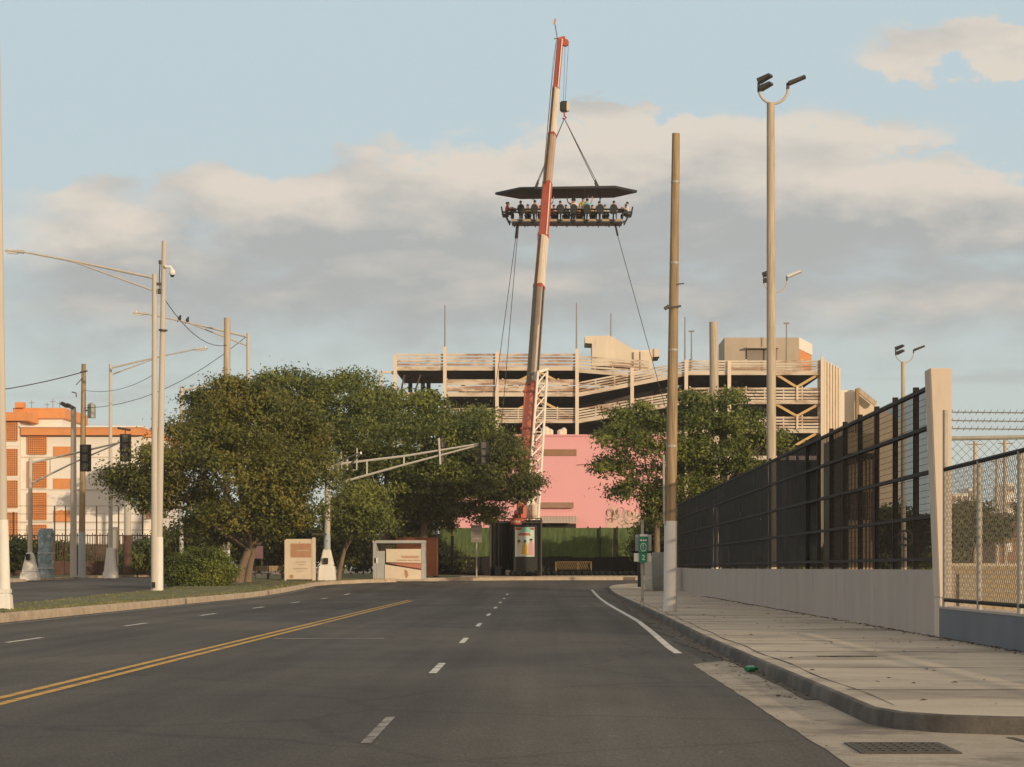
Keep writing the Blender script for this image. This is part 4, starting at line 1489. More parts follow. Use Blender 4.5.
# seats: shell with an oval back, one of each built then copied
def seat_meshes(x, y, rz):
    """a seat at (x, y) on the platform edge; rz turns it so that the sitter faces the table"""
    Mx = Matrix.Translation(Vector((x, y, fz))) @ Matrix.Rotation(rz, 4, 'Z')
    b = MB()
    # oval back, leaning
    for yy in (-.40, -.30):
        pass
    nb = 16
    ring = []
    for d in (-.06, .06):
        ring += [Mx @ Vector((.31 * math.cos(2 * math.pi * k / nb) * (1 - .18 * max(0, math.sin(2 * math.pi * k / nb))), -.30 + d - .14 * (.45 + .50 * math.sin(2 * math.pi * k / nb)), .94 + .40 * math.sin(2 * math.pi * k / nb) + .03 * math.sin(6 * math.pi * k / nb))) for k in range(nb)]
    b.add(ring, [tuple(reversed(range(nb))), tuple(range(nb, 2 * nb))] + [(k, (k + 1) % nb, nb + (k + 1) % nb, nb + k) for k in range(nb)])
    back = b
    c = MB()
    p = [Mx @ Vector(q) for q in ((-.26, -.30, .52), (.26, -.30, .52), (.24, .18, .56), (-.24, .18, .56), (-.28, -.34, .64), (.28, -.34, .64), (.25, .20, .66), (-.25, .20, .66))]
    c.hexa(p)
    for sx in (-.29, .29):
        c.bar(Mx @ Vector((sx, -.30, .86)), Mx @ Vector((sx, .10, .84)), .06)
    c.bar(Mx @ Vector((0, -.05, .54)), Mx @ Vector((0, .30, -.15)), .12)
    c.bar(Mx @ Vector((-.2, .34, .05)), Mx @ Vector((.2, .34, .05)), .18, .05)
    return back, c


seat_spots = []
for k in range(8):
    seat_spots.append((QX - 3.95 + k * 7.9 / 7, QY - 1.32, 0.0))
for k in range(7):
    seat_spots.append((QX - 3.38 + k * 7.9 / 7, QY + 1.32, math.pi))
for sy in (-.42, .42):
    seat_spots.append((QX - HL - .48, QY + sy, -math.pi / 2))
for sy in (-.42, .42):
    seat_spots.append((QX + HL + .48, QY + sy, math.pi / 2))
for x, y, rz in seat_spots:
    bk, st = seat_meshes(x, y, rz)
    s_ = st.build('seat', M['seat_black'], plat)
    bk.build('seat_back', M['seat_black'], s_, smooth=True)


# people: one continuous skinned body per pose
def body_mesh(name, J, E, rad, root=0):
    me = bpy.data.meshes.new(name)
    me.from_pydata(J, E, [])
    o = bpy.data.objects.new(name, me)
    COL.objects.link(o)
    sk = o.modifiers.new('skin', 'SKIN')
    sk.use_smooth_shade = True
    ss = o.modifiers.new('sub', 'SUBSURF')
    ss.levels = ss.render_levels = 1
    for i, v in enumerate(me.skin_vertices[0].data):
        v.radius = (rad[i], rad[i])
        v.use_root = i == root
    dg = bpy.context.evaluated_depsgraph_get()
    dg.update()
    m2 = bpy.data.meshes.new_from_object(o.evaluated_get(dg))
    m2.name = name
    bpy.data.objects.remove(o)
    return m2


def figure(pose):
    J, E, r = [], [], []

    def j(p, rad, par=None):
        J.append(p)
        r.append(rad)
        if par is not None:
            E.append((par, len(J) - 1))
        return len(J) - 1
    sit = pose != 'stand'
    hz = .68 if sit else .94
    lean = {'sit': .06, 'wave': -.02, 'turn': .10, 'stand': .03}[pose]
    pel = j((0, 0, hz), .15)
    wa = j((0, lean * .4, hz + .20), .135, pel)
    ch = j((0, lean, hz + .40), .15, wa)
    nk = j((0, lean * 1.2, hz + .57), .06, ch)
    hd0 = j((0, lean * 1.2 + .02, hz + .67), .085, nk)
    hd1 = j((0, lean * 1.2 + .02, hz + .79), .085, hd0)
    j((0, lean * 1.2 + .115, hz + .70), .016, hd0)          # nose
    j((-.092, lean * 1.2 + .01, hz + .71), .018, hd0)       # ears
    j((.092, lean * 1.2 + .01, hz + .71), .018, hd0)
    for s in (-1, 1):
        hip = j((s * .10, .02, hz - .02), .10, pel)
        if sit:
            kn = j((s * .12, .44, hz + .02), .075, hip)
            an = j((s * .11, .42, hz - .44), .05, kn)
            j((s * .12, .58, hz - .50), .04, an)
        else:
            kn = j((s * .11, .04, .50), .07, hip)
            an = j((s * .11, 0, .08), .048, kn)
            j((s * .13, .16, .045), .04, an)
        sh = j((s * .20, lean, hz + .47), .065, ch)
        up = (pose == 'wave' and s == 1) or (pose == 'stand' and s == -1)
        if up:
            el = j((s * .36, lean + .10, hz + .62), .048, sh)
            wr = j((s * .42, lean + .16, hz + .88), .034, el)
            pm = j((s * .42, lean + .17, hz + .96), .038, wr)
            dirs = ((-.04, 0, .09), (-.015, .01, .105), (.012, .01, .10), (.036, 0, .08))
            th = (-s * .07, .02, .03)
        else:
            el = j((s * .27, lean + .12, hz + .22), .048, sh)
            wr = j((s * .17, lean + .36, hz + (.40 if sit else .30)), .034, el)
            pm = j((s * .15, lean + .44, hz + (.42 if sit else .31)), .038, wr)
            dirs = ((-.03, .085, -.02), (-.01, .10, -.02), (.012, .095, -.02), (.032, .075, -.02))
            th = (-s * .06, .03, .02)
        for d in dirs:
            j(tuple(a + q for a, q in zip(J[pm], d)), .010, pm)
        j(tuple(a + q for a, q in zip(J[pm], th)), .012, pm)
    me = body_mesh('person_' + pose, J, E, r)
    for mm_ in ('shirt_white', 'skin', 'trouser'):
        me.materials.append(M[mm_])
    for p in me.polygons:
        c = p.center
        if c.z > hz + .585 and abs(c.x) < .14:
            p.material_index = 1
        elif c.z < hz + .03 or (sit and c.z < hz + .12 and c.y > .20):
            p.material_index = 2
        elif (abs(c.x) > .33 and c.z > hz + .70) or (c.y > lean + .30 and c.z > hz + .15):
            p.material_index = 1
        else:
            p.material_index = 0
    hair = MB()
    hair.ball((0, lean * 1.2 - .012, hz + .765), .112, .118, .105, 12, 8)
    hm = bpy.data.meshes.new('hair_' + pose)
    # keep the crown and the back of the head
    hm.from_pydata(hair.v, [], [f_ for f_ in hair.f if sum(hair.v[i][2] for i in f_) / len(f_) > hz + .74 or sum(hair.v[i][1] for i in f_) / len(f_) < lean * 1.2 - .03])
    hm.materials.append(M['hair'])
    hm.polygons.foreach_set('use_smooth', [True] * len(hm.polygons))
    sd_ = hm
    return me, hm


FIG = {p: figure(p) for p in ('sit', 'wave', 'turn', 'stand')}


PR = random.Random(99)


def person(pose, loc, rz, shirt, label, scale=1.13):
    me, hm = FIG[pose]
    o = bpy.data.objects.new('person', me)
    COL.objects.link(o)
    o.location = loc
    o.rotation_euler = (0, 0, rz)
    o.rotation_euler = (0, 0, rz + PR.uniform(-.4, .4))
    o.location = Vector(loc) + Vector((PR.uniform(-.07, .07), PR.uniform(-.04, .04), 0))
    o.scale = (scale * PR.uniform(.93, 1.08),) * 3
    o.material_slots[0].link = 'OBJECT'
    o.material_slots[0].material = M['shirt_' + shirt]
    tag(o, label, 'person', 'people on the hanging dining platform')
    h_ = bpy.data.objects.new('hair', hm)
    COL.objects.link(h_)
    h_.parent = o
    return o


ordw = ['first', 'second', 'third', 'fourth', 'fifth', 'sixth', 'seventh', 'eighth']
near_sh = ['white', 'orange', 'blue', 'black', 'white', 'teal', 'yellow', 'maroon']
near_po = ['sit', 'sit', 'wave', 'turn', 'sit', 'wave', 'sit', 'sit']
far_sh = ['yellow', 'white', 'pink', 'white', 'orange', 'yellow', 'white', 'white']
far_po = ['sit', 'wave', 'sit', 'turn', 'wave', 'sit', 'turn', 'sit']
for k in range(8):
    x, y, rz = seat_spots[k]
    person(near_po[k], (x, y - .02, fz - .0), rz, near_sh[k], 'person in %s top in the %s near side platform seat from the left' % (near_sh[k], ordw[k]))
    if k == 7:
        continue
    x, y, rz = seat_spots[8 + k]
    person(far_po[k], (x, y + .02, fz), rz, far_sh[k], 'person in %s top facing us in the %s far side platform seat from left' % (far_sh[k], ordw[k]))
person('sit', (seat_spots[15][0], seat_spots[15][1], fz), seat_spots[15][2], 'red', 'person in red top in the nearer seat, left end of the hanging platform')
person('sit', (seat_spots[16][0], seat_spots[16][1], fz), seat_spots[16][2], 'pink', 'person in pink top in the farther seat, left end of the hanging platform')
person('sit', (seat_spots[17][0], seat_spots[17][1], fz), seat_spots[17][2], 'white', 'person in white top in the nearer seat, right end of the hanging platform')
person('sit', (seat_spots[18][0], seat_spots[18][1], fz), seat_spots[18][2], 'maroon', 'person in maroon top in the farther seat, right end of the hanging platform')
person('stand', (QX + .55, QY + .1, fz - .02), .3, 'maroon', 'person in maroon top standing with a raised arm amid the hanging platform')
person('stand', (QX + 1.35, QY - .1, fz - .02), 2.6, 'yellow', 'person in yellow top standing right of the other server on the hanging platform')

# ------------------------------------------------------------------ poles
def gpole_y(py, dz=0.0):
    lo, hi = 16.0, 178.0
    for _ in range(50):
        mid = (lo + hi) / 2
        if CY + F * (H - G(mid) - dz) / mid > py:
            lo = mid
        else:
            hi = mid
    return lo


def taper_tube(px0, py0, px1, py1, Y, r0, r1, n=12, k=6):
    a, c = W(px0, py0, Y), W(px1, py1, Y)
    return MB().tube([a + (c - a) * (i / k) for i in range(k + 1)], [r0 + (r1 - r0) * i / k for i in range(k + 1)], n)


def flare(b_or_none, x, y, z0, w0, w1, h1, h2, square=True):
    """flared concrete foot: skirt then taper"""
    b = MB()
    b.hexa([(x - w0, y - w0, z0), (x + w0, y - w0, z0), (x + w0, y + w0, z0), (x - w0, y + w0, z0), (x - w0 * .88, y - w0 * .88, z0 + h1), (x + w0 * .88, y - w0 * .88, z0 + h1), (x + w0 * .88, y + w0 * .88, z0 + h1), (x - w0 * .88, y + w0 * .88, z0 + h1)])
    a = w0 * .80
    b.hexa([(x - a, y - a, z0 + h1), (x + a, y - a, z0 + h1), (x + a, y + a, z0 + h1), (x - a, y + a, z0 + h1), (x - w1, y - w1, z0 + h2), (x + w1, y - w1, z0 + h2), (x + w1, y + w1, z0 + h2), (x - w1, y + w1, z0 + h2)])
    return b


# right: tall brown wooden pole with a white painted foot
Yp = 65.0
zb = .15
t = thing('utility_pole', 'tall bare brown wooden pole with white painted foot on the right pavement', 'utility pole', (XX(670.5, Yp), Yp, zb))
taper_tube(670.7, 521, 676, 133.5, Yp, .175, .115, 14, 10).build('pole', M['wood'], t, smooth=True)
taper_tube(670.2, 611.5, 670.7, 521, Yp, .20, .19, 14, 3).build('painted_foot', M['pole_white'], t, smooth=True)
MB().tube([W(664.2, 524, Yp - .1), W(663.6, 455, Yp - .1)], .035, 6).build('conduit', M['galv'], t)
br = MB()
br.bar(W(668, 308, Yp - .15), W(681, 306, Yp - .15), .06)
br.bar(W(664.5, 309, Yp - .2), W(669, 306, Yp - .2), .10)
br.tube([W(678, 284, Yp - .16), W(684, 283.5, Yp - .16)], .02, 5)
br.build('bracket', M['lamp_dark'], t)
b = MB()
for py in (182, 263, 350, 446):
    px = 676 - (py - 133.5) * .0137
    b.tube([W(px, py, Yp) - Vector((0, 0, .03)), W(px, py, Yp) + Vector((0, 0, .03))], .175 - (.05 * (520 - py) / 400), 14)
b.build('steel_band', M['galv'], t)


# floodlight poles behind the fence
def flood_pole(px, Y, pt, pb, r0, r1, label, spread=1.0, bright=False):
    x = XX(px, Y)
    s = Y / F * spread
    zt = ZZ(pt, Y)
    t = thing('floodlight_pole', label, 'light pole', (x, Y, G(Y)), 'twin floodlight poles behind the mesh fence')
    MB().tube([(XX(px + .8, Y), Y, G(Y)), (XX(px + .5, Y), Y, zt * .5), (XX(px, Y), Y, zt)], [r0, (r0 + r1) / 2, r1], 14).build('pole', M['wood_pale'] if not bright else M['pole_conc'], t, smooth=True)
    # U shaped yoke
    pts = []
    for k in range(13):
        a = math.pi * (1 + k / 12)
        pts.append((x + s * 14.5 * math.cos(a) + s * 2.8, Y, zt + s * (14 + 0) + s * 14.5 * math.sin(a)))
    MB().tube(pts, .055 * spread, 8).build('yoke', M['pole_conc'], t, smooth=True)
    zl = zt + s * 14
    # left lamp: two floodlights one above the other, tilted
    for dx, dz, ln in ((0, 7, 12), (1.5, -.5, 11)):
        a = Vector((x - s * 12.5 + s * dx, Y - .1, zl + s * dz))
        lamp = MB()
        lamp.bar(a, a + Vector((s * ln, -s * ln * .55, s * ln * .42)), s * 8, s * 5.2, s * 9, s * 3.0)
        lm = lamp.build('floodlight', M['lamp_dark'], t, bevel=.02)
        MB().bar(a + Vector((s * .5, -.3 * s, -s * 2.0)), a + Vector((s * (ln - .5), -s * ln * .55, s * ln * .42 - s * 1.2)), s * 5.5, s * .6).build('lens', M['lens'], lm)
    MB().bar((x - s * 12, Y, zl - s * 3), (x - s * 12, Y, zl + s * 6), .10 * spread).build('bracket', M['lamp_dark'], t)
    a = Vector((x + s * 17.5, Y - .05, zl + s * 5))
    lm = MB().bar(a, a + Vector((s * 17, -s * 3, s * 6.5)), s * 9, s * 3.4, s * 10, s * 2.4).build('floodlight', M['lamp_bright'] if bright else M['lamp_dark'], t, bevel=.02)
    MB().bar((x + s * 17, Y, zl), (x + s * 17.2, Y, zl + s * 6), .12 * spread).build('bracket', M['lamp_dark'], t)
    return t


flood_pole(770.7, 85.0, 103, 0, .20, .155, 'tall cream twin floodlight pole, the nearest and tallest behind the fence')
flood_pole(773.2, 150, 292, 0, .16, .12, 'twin floodlight pole mostly hidden behind the tallest floodlight pole', .80, True)
flood_pole(903.0, 132, 362, 0, .16, .12, 'smaller twin floodlight pole rising just left of the cream pillar', .62)

# wooden pole stump behind the right tree
Yq = 150.0
t = thing('utility_pole', 'thick pale wooden pole rising behind the right tree before the garage', 'utility pole', (XX(715, Yq), Yq, G(Yq)))
taper_tube(716, 572, 713.5, 322, Yq, .34, .29, 12, 6).build('pole', M['wood_pale'], t, smooth=True)
taper_tube(716, 574, 716, 540, Yq, .36, .35, 12, 2).build('painted_foot', M['pole_white'], t, smooth=True)


# traffic / cobra lamp poles on the left
def hand_hole(px, py, Y, parent, w=.16):
    MB().box(XX(px, Y) - w, XX(px, Y) + w, Y - .62, Y - .36, ZZ(py + 3, Y), ZZ(py - 3, Y)).build('hand_hole', M['dark'], parent)


def cobra(px, pb, pt, label, arm, Y, r0, r1, foot=None, low=None, hole=True, grp='cobra head street lamps on the left'):
    """street lamp: pole, upper arm, lower brace and lamp head; arm = (px, py) of the lamp head's far end"""
    z0 = G(Y) + .15
    x0 = XX(px, Y)
    t = thing('street_lamp', label, 'street lamp', (x0, Y, z0), grp)
    zt = ZZ(pt, Y)
    xt = XX(px - (pb - pt) * .016 * (1 if px < 0 else 1) if False else px, Y)
    MB().tube([(x0, Y, z0), (x0, Y, z0 + (zt - z0) / 2), (xt, Y, zt)], [r0, (r0 + r1) / 2, r1], 12).build('pole', M['pole_conc'], t, smooth=True)
    if foot:
        flare(None, x0, Y, z0 - .05, foot[0], foot[1], foot[2], foot[3]).build('foot', M['pole_white'], t, bevel=.04)
    ax, ay = arm
    s = 1 if ax > px else -1
    hx = ax - s * 19 * (118 / Y)
    A = (xt, Y, ZZ(pt + 4, Y))
    B_ = (XX(hx, Y), Y, ZZ(ay + .5, Y))
    mid = (XX(px + (hx - px) * .6, Y), Y, ZZ(pt + 4 + (ay - pt - 4) * .62, Y))
    MB().tube([A, mid, B_], [.075, .06, .05], 8).build('arm', M['alu'], t, smooth=True)
    lo = pt + (low or 17)
    MB().tube([(xt, Y, ZZ(lo, Y)), (XX(px + (hx - px) * .62, Y), Y, ZZ(lo + (ay - lo) * .74, Y)), (XX(px + (hx - px) * .93, Y), Y, ZZ(ay + 2.0, Y))], [.05, .045, .04], 8).build('brace', M['alu'], t, smooth=True)
    q = .27
    MB().bar((XX(px + (hx - px) * q, Y), Y, ZZ(pt + 4 + (ay - pt - 4) * q * 1.03, Y)), (XX(px + (hx - px) * q, Y), Y, ZZ(lo + (ay - lo) * q * 1.15, Y)), .06).build('arm_strut', M['alu'], t)
    sc = Y / 118
    lh = MB().bar((XX(hx, Y), Y, ZZ(ay + .3, Y)), (XX(ax, Y), Y, ZZ(ay - .6, Y)), .34, .17, .28, .10).build('lamp_head', M['alu'], t, bevel=.04)
    MB().bar((XX(hx + (ax - hx) * .35, Y), Y, ZZ(ay + .2, Y) - .10), (XX(hx + (ax - hx) * .9, Y), Y, ZZ(ay - .5, Y) - .08), .22, .06).build('lens', M['lens'], lh)
    MB().tube([(XX(ax - (ax - hx) * .2, Y), Y, ZZ(ay - .4, Y)), (XX(ax - (ax - hx) * .2, Y), Y, ZZ(ay - 2.6, Y))], .07, 8).build('photocell', M['alu'], lh)
    return t


Y1 = 116.0
t = cobra(154.5, 593, 274, 'tall cream street lamp reaching left, beside the pole with a dome camera', (5, 251.5), Y1, .19, .13, None, 17)
hand_hole(155, 585, Y1, t, .08)
# taller pole bound to it, carrying a dome camera
t = thing('camera_pole', 'tallest cream pole on the left median with a white dome camera near its top', 'pole', (XX(159.2, Y1), Y1 + .05, G(Y1) + .15))
taper_tube(159.0, 537, 164.3, 241, Y1 + .1, .185, .13, 12, 8).build('pole', M['pole_conc'], t, smooth=True)
taper_tube(158.4, 593.5, 159.0, 537, Y1 + .1, .26, .22, 12, 3).build('painted_foot', M['pole_white'], t, smooth=True)
MB().tube([W(163, 331, Y1), W(163.1, 329.5, Y1)], .24, 12).build('band', M['lamp_dark'], t)
cmr = MB().tube([W(165, 266.5, Y1 - .1), W(170.5, 267, Y1 - .1), W(172, 270, Y1 - .1)], .08, 8).build('camera_arm', M['sign_white'], t)
MB().ball(W(172.3, 272.6, Y1 - .1), .17, .17, .20).build('camera_dome', M['sign_white'], cmr, smooth=True)
MB().ball(W(172.3, 274.6, Y1 - .1), .13, .13, .14).build('camera_lens', M['signal_black'], cmr, smooth=True)
b = MB()
b.box(*[q for q in (XX(159, Y1), XX(161, Y1), Y1 - .15, Y1 + .05, ZZ(264, Y1), ZZ(260.5, Y1))])
b.box(XX(158, Y1), XX(160.5, Y1), Y1 - .15, Y1 + .05, ZZ(294, Y1), ZZ(289, Y1))
b.tube([W(160, 263, Y1), W(159.4, 276, Y1), W(160.2, 293, Y1)], .03, 6)
b.bar(W(155.5, 284, Y1), W(161, 284, Y1), .14)
b.build('bracket', M['lamp_dark'], t)

cobra(248.0, 590, 333, 'street lamp rising behind the left tree with its arm to the left', (133, 313.5), 150.0, .16, .11, None, 13)
cobra(110.5, 577, 364, 'slim street lamp at the far left kerb with its arm to the right', (208, 349), 160.0, .17, .11, (.52, .24, .5, 2.2), 11)
cobra(181.5, 577, 386.5, 'short leaning street lamp just left of the left tree crown', (232, 383.5), 172.0, .17, .13, None, 6)
# wooden pole behind the tree
Yq = 148.0
t = thing('utility_pole', 'plain wooden pole rising out of the left tree crown', 'utility pole', (XX(227, Yq), Yq, G(Yq)))
taper_tube(226, 584, 227.2, 318, Yq, .27, .22, 12, 6).build('pole', M['wood_pale'], t, smooth=True)
taper_tube(226, 586, 226, 550, Yq, .29, .28, 12, 2).build('painted_foot', M['pole_white'], t, smooth=True)
# two birds on the lamp arm
for px, py, lab in ((179.6, 318.5, 'left one of two small dark birds perched on the lamp arm'), (187.4, 320.3, 'right one of two small dark birds perched on the lamp arm')):
    c = W(px, py, 150)
    b = MB()
    b.ball(c, .12, .10, .16, 10, 7)
    b.ball(c + Vector((.05, 0, .17)), .075, .07, .075, 8, 6)
    b.bar(c + Vector((.10, 0, .17)), c + Vector((.17, 0, .16)), .03, .03, .008, .008)
    b.bar(c + Vector((-.05, 0, -.08)), c + Vector((-.16, 0, -.26)), .09, .03)
    tag(b.build('bird', M['signal_black'], loc=c, smooth=True), lab, 'bird', 'birds on the lamp arm')

# pole at the very left edge
Yq = 66.0
t = thing('street_lamp', 'cream pole at the very left edge of the picture with a flared white foot', 'street lamp', (XX(3, Yq), Yq, .15))
MB().tube([W(3.4, 611, Yq), W(2.5, 540, Yq), W(-1.5, 160, Yq), W(-3, 40, Yq)], [.17, .155, .105, .09], 12).build('pole', M['pole_conc'], t, smooth=True)
MB().tube([W(4.0, 589, Yq), W(2.7, 520, Yq)], [.19, .165], 12).build('painted_sleeve', M['pole_white'], t, smooth=True)
flare(None, XX(4.3, Yq), Yq, .12, .235, .19, .55, .72).build('foot', M['pole_white'], t, bevel=.03)
MB().tube([W(-3, 44, Yq), W(-40, 30, Yq), W(-90, 24, Yq)], .06, 8).build('arm', M['alu'], t)
MB().bar(W(-90, 24, Yq), W(-115, 23, Yq), .3, .15).build('lamp_head', M['alu'], t, bevel=.03)

# wooden pole with transformer at the far left kerb
Yq = 163.0
t = thing('utility_pole', 'wooden pole with a blue grey foot and a pale transformer at the far left kerb', 'utility pole', (XX(82, Yq), Yq, G(Yq) + .12))
taper_tube(82, 532, 83.8, 364, Yq, .24, .17, 12, 6).build('pole', M['wood'], t, smooth=True)
taper_tube(82, 577.5, 82, 532, Yq, .29, .26, 12, 3).build('painted_foot', M['pole_bluegrey'], t, smooth=True)
tr = MB().tube([W(91.5, 418, Yq), W(91.5, 405, Yq)], .30, 14).build('transformer', M['cab_grey'], t, smooth=True)
MB().tube([W(91.5, 405, Yq), W(91.5, 403.5, Yq), W(91.5, 402.5, Yq)], [.30, .18, .06], 14).build('transformer_lid', M['cab_grey'], tr, smooth=True)
MB().bar(W(82, 411, Yq - .1), W(91, 410, Yq - .1), .10).build('bracket', M['lamp_dark'], t)
b = MB()
b.bar(W(80.5, 372, Yq - .2), W(87.5, 371, Yq - .2), .10)
b.bar(W(76, 385, Yq - .2), W(82.5, 378, Yq - .2), .05)
b.tube([W(72, 392, Yq), W(76, 393, Yq), W(76.5, 397, Yq)], .05, 6)
b.build('crossarm', M['lamp_dark'], t)
Yq = 166.0
t = thing('floodlight_pole', 'grey concrete pole with dark floodlights left of the transformer pole', 'light pole', (XX(73.5, Yq), Yq, G(Yq) + .12))
taper_tube(73.5, 577, 73.5, 407, Yq, .26, .20, 10, 4).build('pole', M['pole_conc'], t, smooth=True)
for px, py in ((62, 404.5), (67.5, 406)):
    MB().bar(W(px - .5, py - 1.5, Yq - .3), W(px + 5.5, py + 2, Yq - .4), .45, .26).build('floodlight', M['lamp_dark'], t, bevel=.03)
MB().bar(W(66, 406.5, Yq), W(74, 407.5, Yq), .08).build('bracket', M['lamp_dark'], t)
Yq = 174.0
t = thing('traffic_pole', 'grey pole with rust brown lower half by the far left fence', 'pole', (XX(127.5, Yq), Yq, G(Yq) + .12))
taper_tube(127.5, 535, 127.5, 440, Yq, .28, .24, 12, 3).build('pole', M['pole_conc'], t, smooth=True)
taper_tube(127.5, 573, 127.5, 535, Yq, .36, .34, 12, 2).build('painted_foot', M['iron_rust'], t, smooth=True)
MB().box(XX(144, Yq), XX(147, Yq), Yq - .2, Yq + .2, ZZ(461, Yq), ZZ(456, Yq)).build('lamp_box', M['lamp_dark'], t, bevel=.03)
MB().bar(W(128, 458, Yq), W(145, 458, Yq), .06).build('bracket', M['lamp_dark'], t)


# signal heads: seen from behind, dark backplate and paler housing
def signal(px, py0, py1, w, Y, parent, back=True):
    x0, x1 = XX(px - w / 2, Y), XX(px + w / 2, Y)
    z0, z1 = ZZ(py1, Y), ZZ(py0, Y)
    hd = MB().box(x0, x1, Y - .02, Y + .03, z0, z1).build('signal_head', M['signal_black'], parent, bevel=.01)
    w2 = (x1 - x0) * .46
    xc = (x0 + x1) / 2
    hz = (z1 - z0) / 3
    for k in range(3):
        zc = z0 + hz * (k + .5)
        MB().box(xc - w2 / 2, xc + w2 / 2, Y - .22, Y - .03, zc - hz * .40, zc + hz * .40).build('housing', M['signal_grey'], hd, bevel=.03)
        pts = [Vector((xc + .15 * math.cos(a), Y + .05, zc + .15 * math.sin(a))) for a in [math.pi * q / 6 for q in range(7)]]
        MB().prism(pts, (0, .22, 0)).build('visor', M['signal_black'], hd)
    MB().tube([(xc, Y - .1, z1), (xc, Y - .1, z1 + .35)], .035, 6).build('hanger', M['lamp_dark'], hd)
    return hd


# mast arm on the far left
Yq = 153.0
t = thing('traffic_signal', 'signal mast at the far left kerb, its arm carrying two dark signal heads rightwards', 'traffic signal', (XX(30, Yq), Yq, G(Yq) + .12))
taper_tube(30, 560, 30.5, 458, Yq, .17, .13, 12, 4).build('pole', M['pole_conc'], t, smooth=True)
flare(None, XX(30, Yq), Yq, G(Yq) + .05, .62, .22, .6, 1.95).build('foot', M['pole_white'], t, bevel=.05)
hand_hole(29.5, 557, Yq, t, .13)
MB().tube([W(30, 463, Yq), W(80, 452, Yq), W(124, 441.5, Yq)], [.085, .07, .055], 8).build('mast_arm', M['alu'], t, smooth=True)
MB().tube([W(30, 484, Yq), W(75, 462, Yq), W(118, 443.5, Yq)], [.075, .06, .05], 8).build('arm_brace', M['alu'], t, smooth=True)
MB().bar(W(50, 458.7, Yq), W(50, 474, Yq), .07).build('arm_strut', M['alu'], t)
signal(85.5, 444.5, 471.5, 11.5, Yq - .25, t)
signal(125.5, 434, 461.5, 11.5, Yq - .25, t)
MB().bar(W(118, 428, Yq - .2), W(130, 430, Yq - .3), .4, .16).build('signal_hood', M['lamp_dark'], t, bevel=.03)

# mast arm in the middle
Yq = 146.0
t = thing('traffic_signal', 'cream signal mast in the middle with a long truss arm over the corner', 'traffic signal', (XX(327, Yq), Yq, G(Yq) + .18))
taper_tube(327, 553, 328, 465, Yq, .21, .17, 12, 4).build('pole', M['pole_conc'], t, smooth=True)
taper_tube(327, 553, 327.2, 534, Yq, .23, .22, 12, 1).build('painted_sleeve', M['pole_bluegrey'], t, smooth=True)
flare(None, XX(327, Yq), Yq, G(Yq) + .12, .58, .24, 1.05, 2.15).build('foot', M['pole_white'], t, bevel=.05)
hand_hole(326.5, 561, Yq, t, .15)
MB().tube([W(335, 464.5, Yq), W(405, 456, Yq), W(481, 443.5, Yq)], [.085, .075, .055], 8).build('mast_arm', M['alu'], t, smooth=True)
MB().tube([W(328, 486, Yq), W(405, 464.5, Yq), W(481, 444.5, Yq)], [.085, .07, .055], 8).build('arm_brace', M['alu'], t, smooth=True)
MB().bar(W(328, 468, Yq), W(336, 464.5, Yq), .10).build('arm_bracket', M['alu'], t)
for px, p0, p1 in ((367, 461, 476), (404, 456.5, 465.5)):
    MB().bar(W(px, p0, Yq), W(px, p1, Yq), .10).build('arm_strut', M['alu'], t)
MB().bar(W(439, 438, Yq - .1), W(440.5, 464.5, Yq - .1), .12).build('signal_mount', M['alu'], t)
signal(442.5, 441, 463, 5, Yq + .3, t)
signal(483.5, 441.5, 464, 10, Yq - .25, t)
MB().bar(W(481, 439, Yq - .6), W(482, 464, Yq - .6), .06).build('signal_mount', M['lamp_dark'], t)
# second truss arm, coming towards us
A0, A1 = W(328, 466, Yq), W(361, 452.5, Yq - 9)
B0 = W(333, 483, Yq)
MB().tube([A0, A1], [.075, .055], 8).build('mast_arm', M['alu'], t, smooth=True)
MB().tube([B0, A1 + Vector((0, 0, -.05))], [.075, .055], 8).build('arm_brace', M['alu'], t, smooth=True)
for px, p0, p1, q in ((338, 464, 479, .25), (347.5, 459, 470, .55)):
    MB().bar(W(px, p0, Yq - 9 * q), W(px, p1, Yq - 9 * q), .09).build('arm_strut', M['alu'], t)
MB().tube([W(341, 452, Yq - 4), W(342, 478, Yq - 4)], .05, 6).build('signal_mount', M['alu'], t)
MB().tube([W(357, 448, Yq - 7), W(356.5, 470, Yq - 7), W(352, 470, Yq - 7)], .05, 6).build('signal_mount', M['alu'], t)

# wires
def wire(pts, label, r=.022, sag=0.0):
    P = []
    for (a, c) in zip(pts, pts[1:]):
        for k in range(9):
            t_ = k / 8
            p = a + (c - a) * t_
            p = p + Vector((0, 0, -sag * 4 * t_ * (1 - t_)))
            P.append(p)
    o = MB().tube(P, r, 5).build('overhead_wire', M['cable'], loc=pts[0])
    return tag(o, label, 'wire', 'overhead wires')


wire([W(-60, 396, 160), W(83, 372, 163)], 'thick dark wire from the left edge to the transformer pole', .04, .3)
wire([W(83, 408, 163), W(247, 336, 150)], 'thin wire climbing from the transformer pole to the street lamp behind the tree', .022, 1.2)
wire([W(165, 300, 116), W(227, 345, 148)], 'thin wire dropping from the camera pole to the wooden pole in the tree', .022, .8)
wire([W(83, 390, 163), W(153, 375, 150)], 'thin slack wire left of the camera pole', .018, .5)

# ------------------------------------------------------------------ left apartment building
LY = 232.0
t = thing('apartment_building', 'white apartment block with orange cornice and orange lattice screens at the far left', 'building', (XX(70, LY), LY, G(LY)))


def lx(px):
    return XX(px, LY)


def lz(py):
    return ZZ(py, LY)


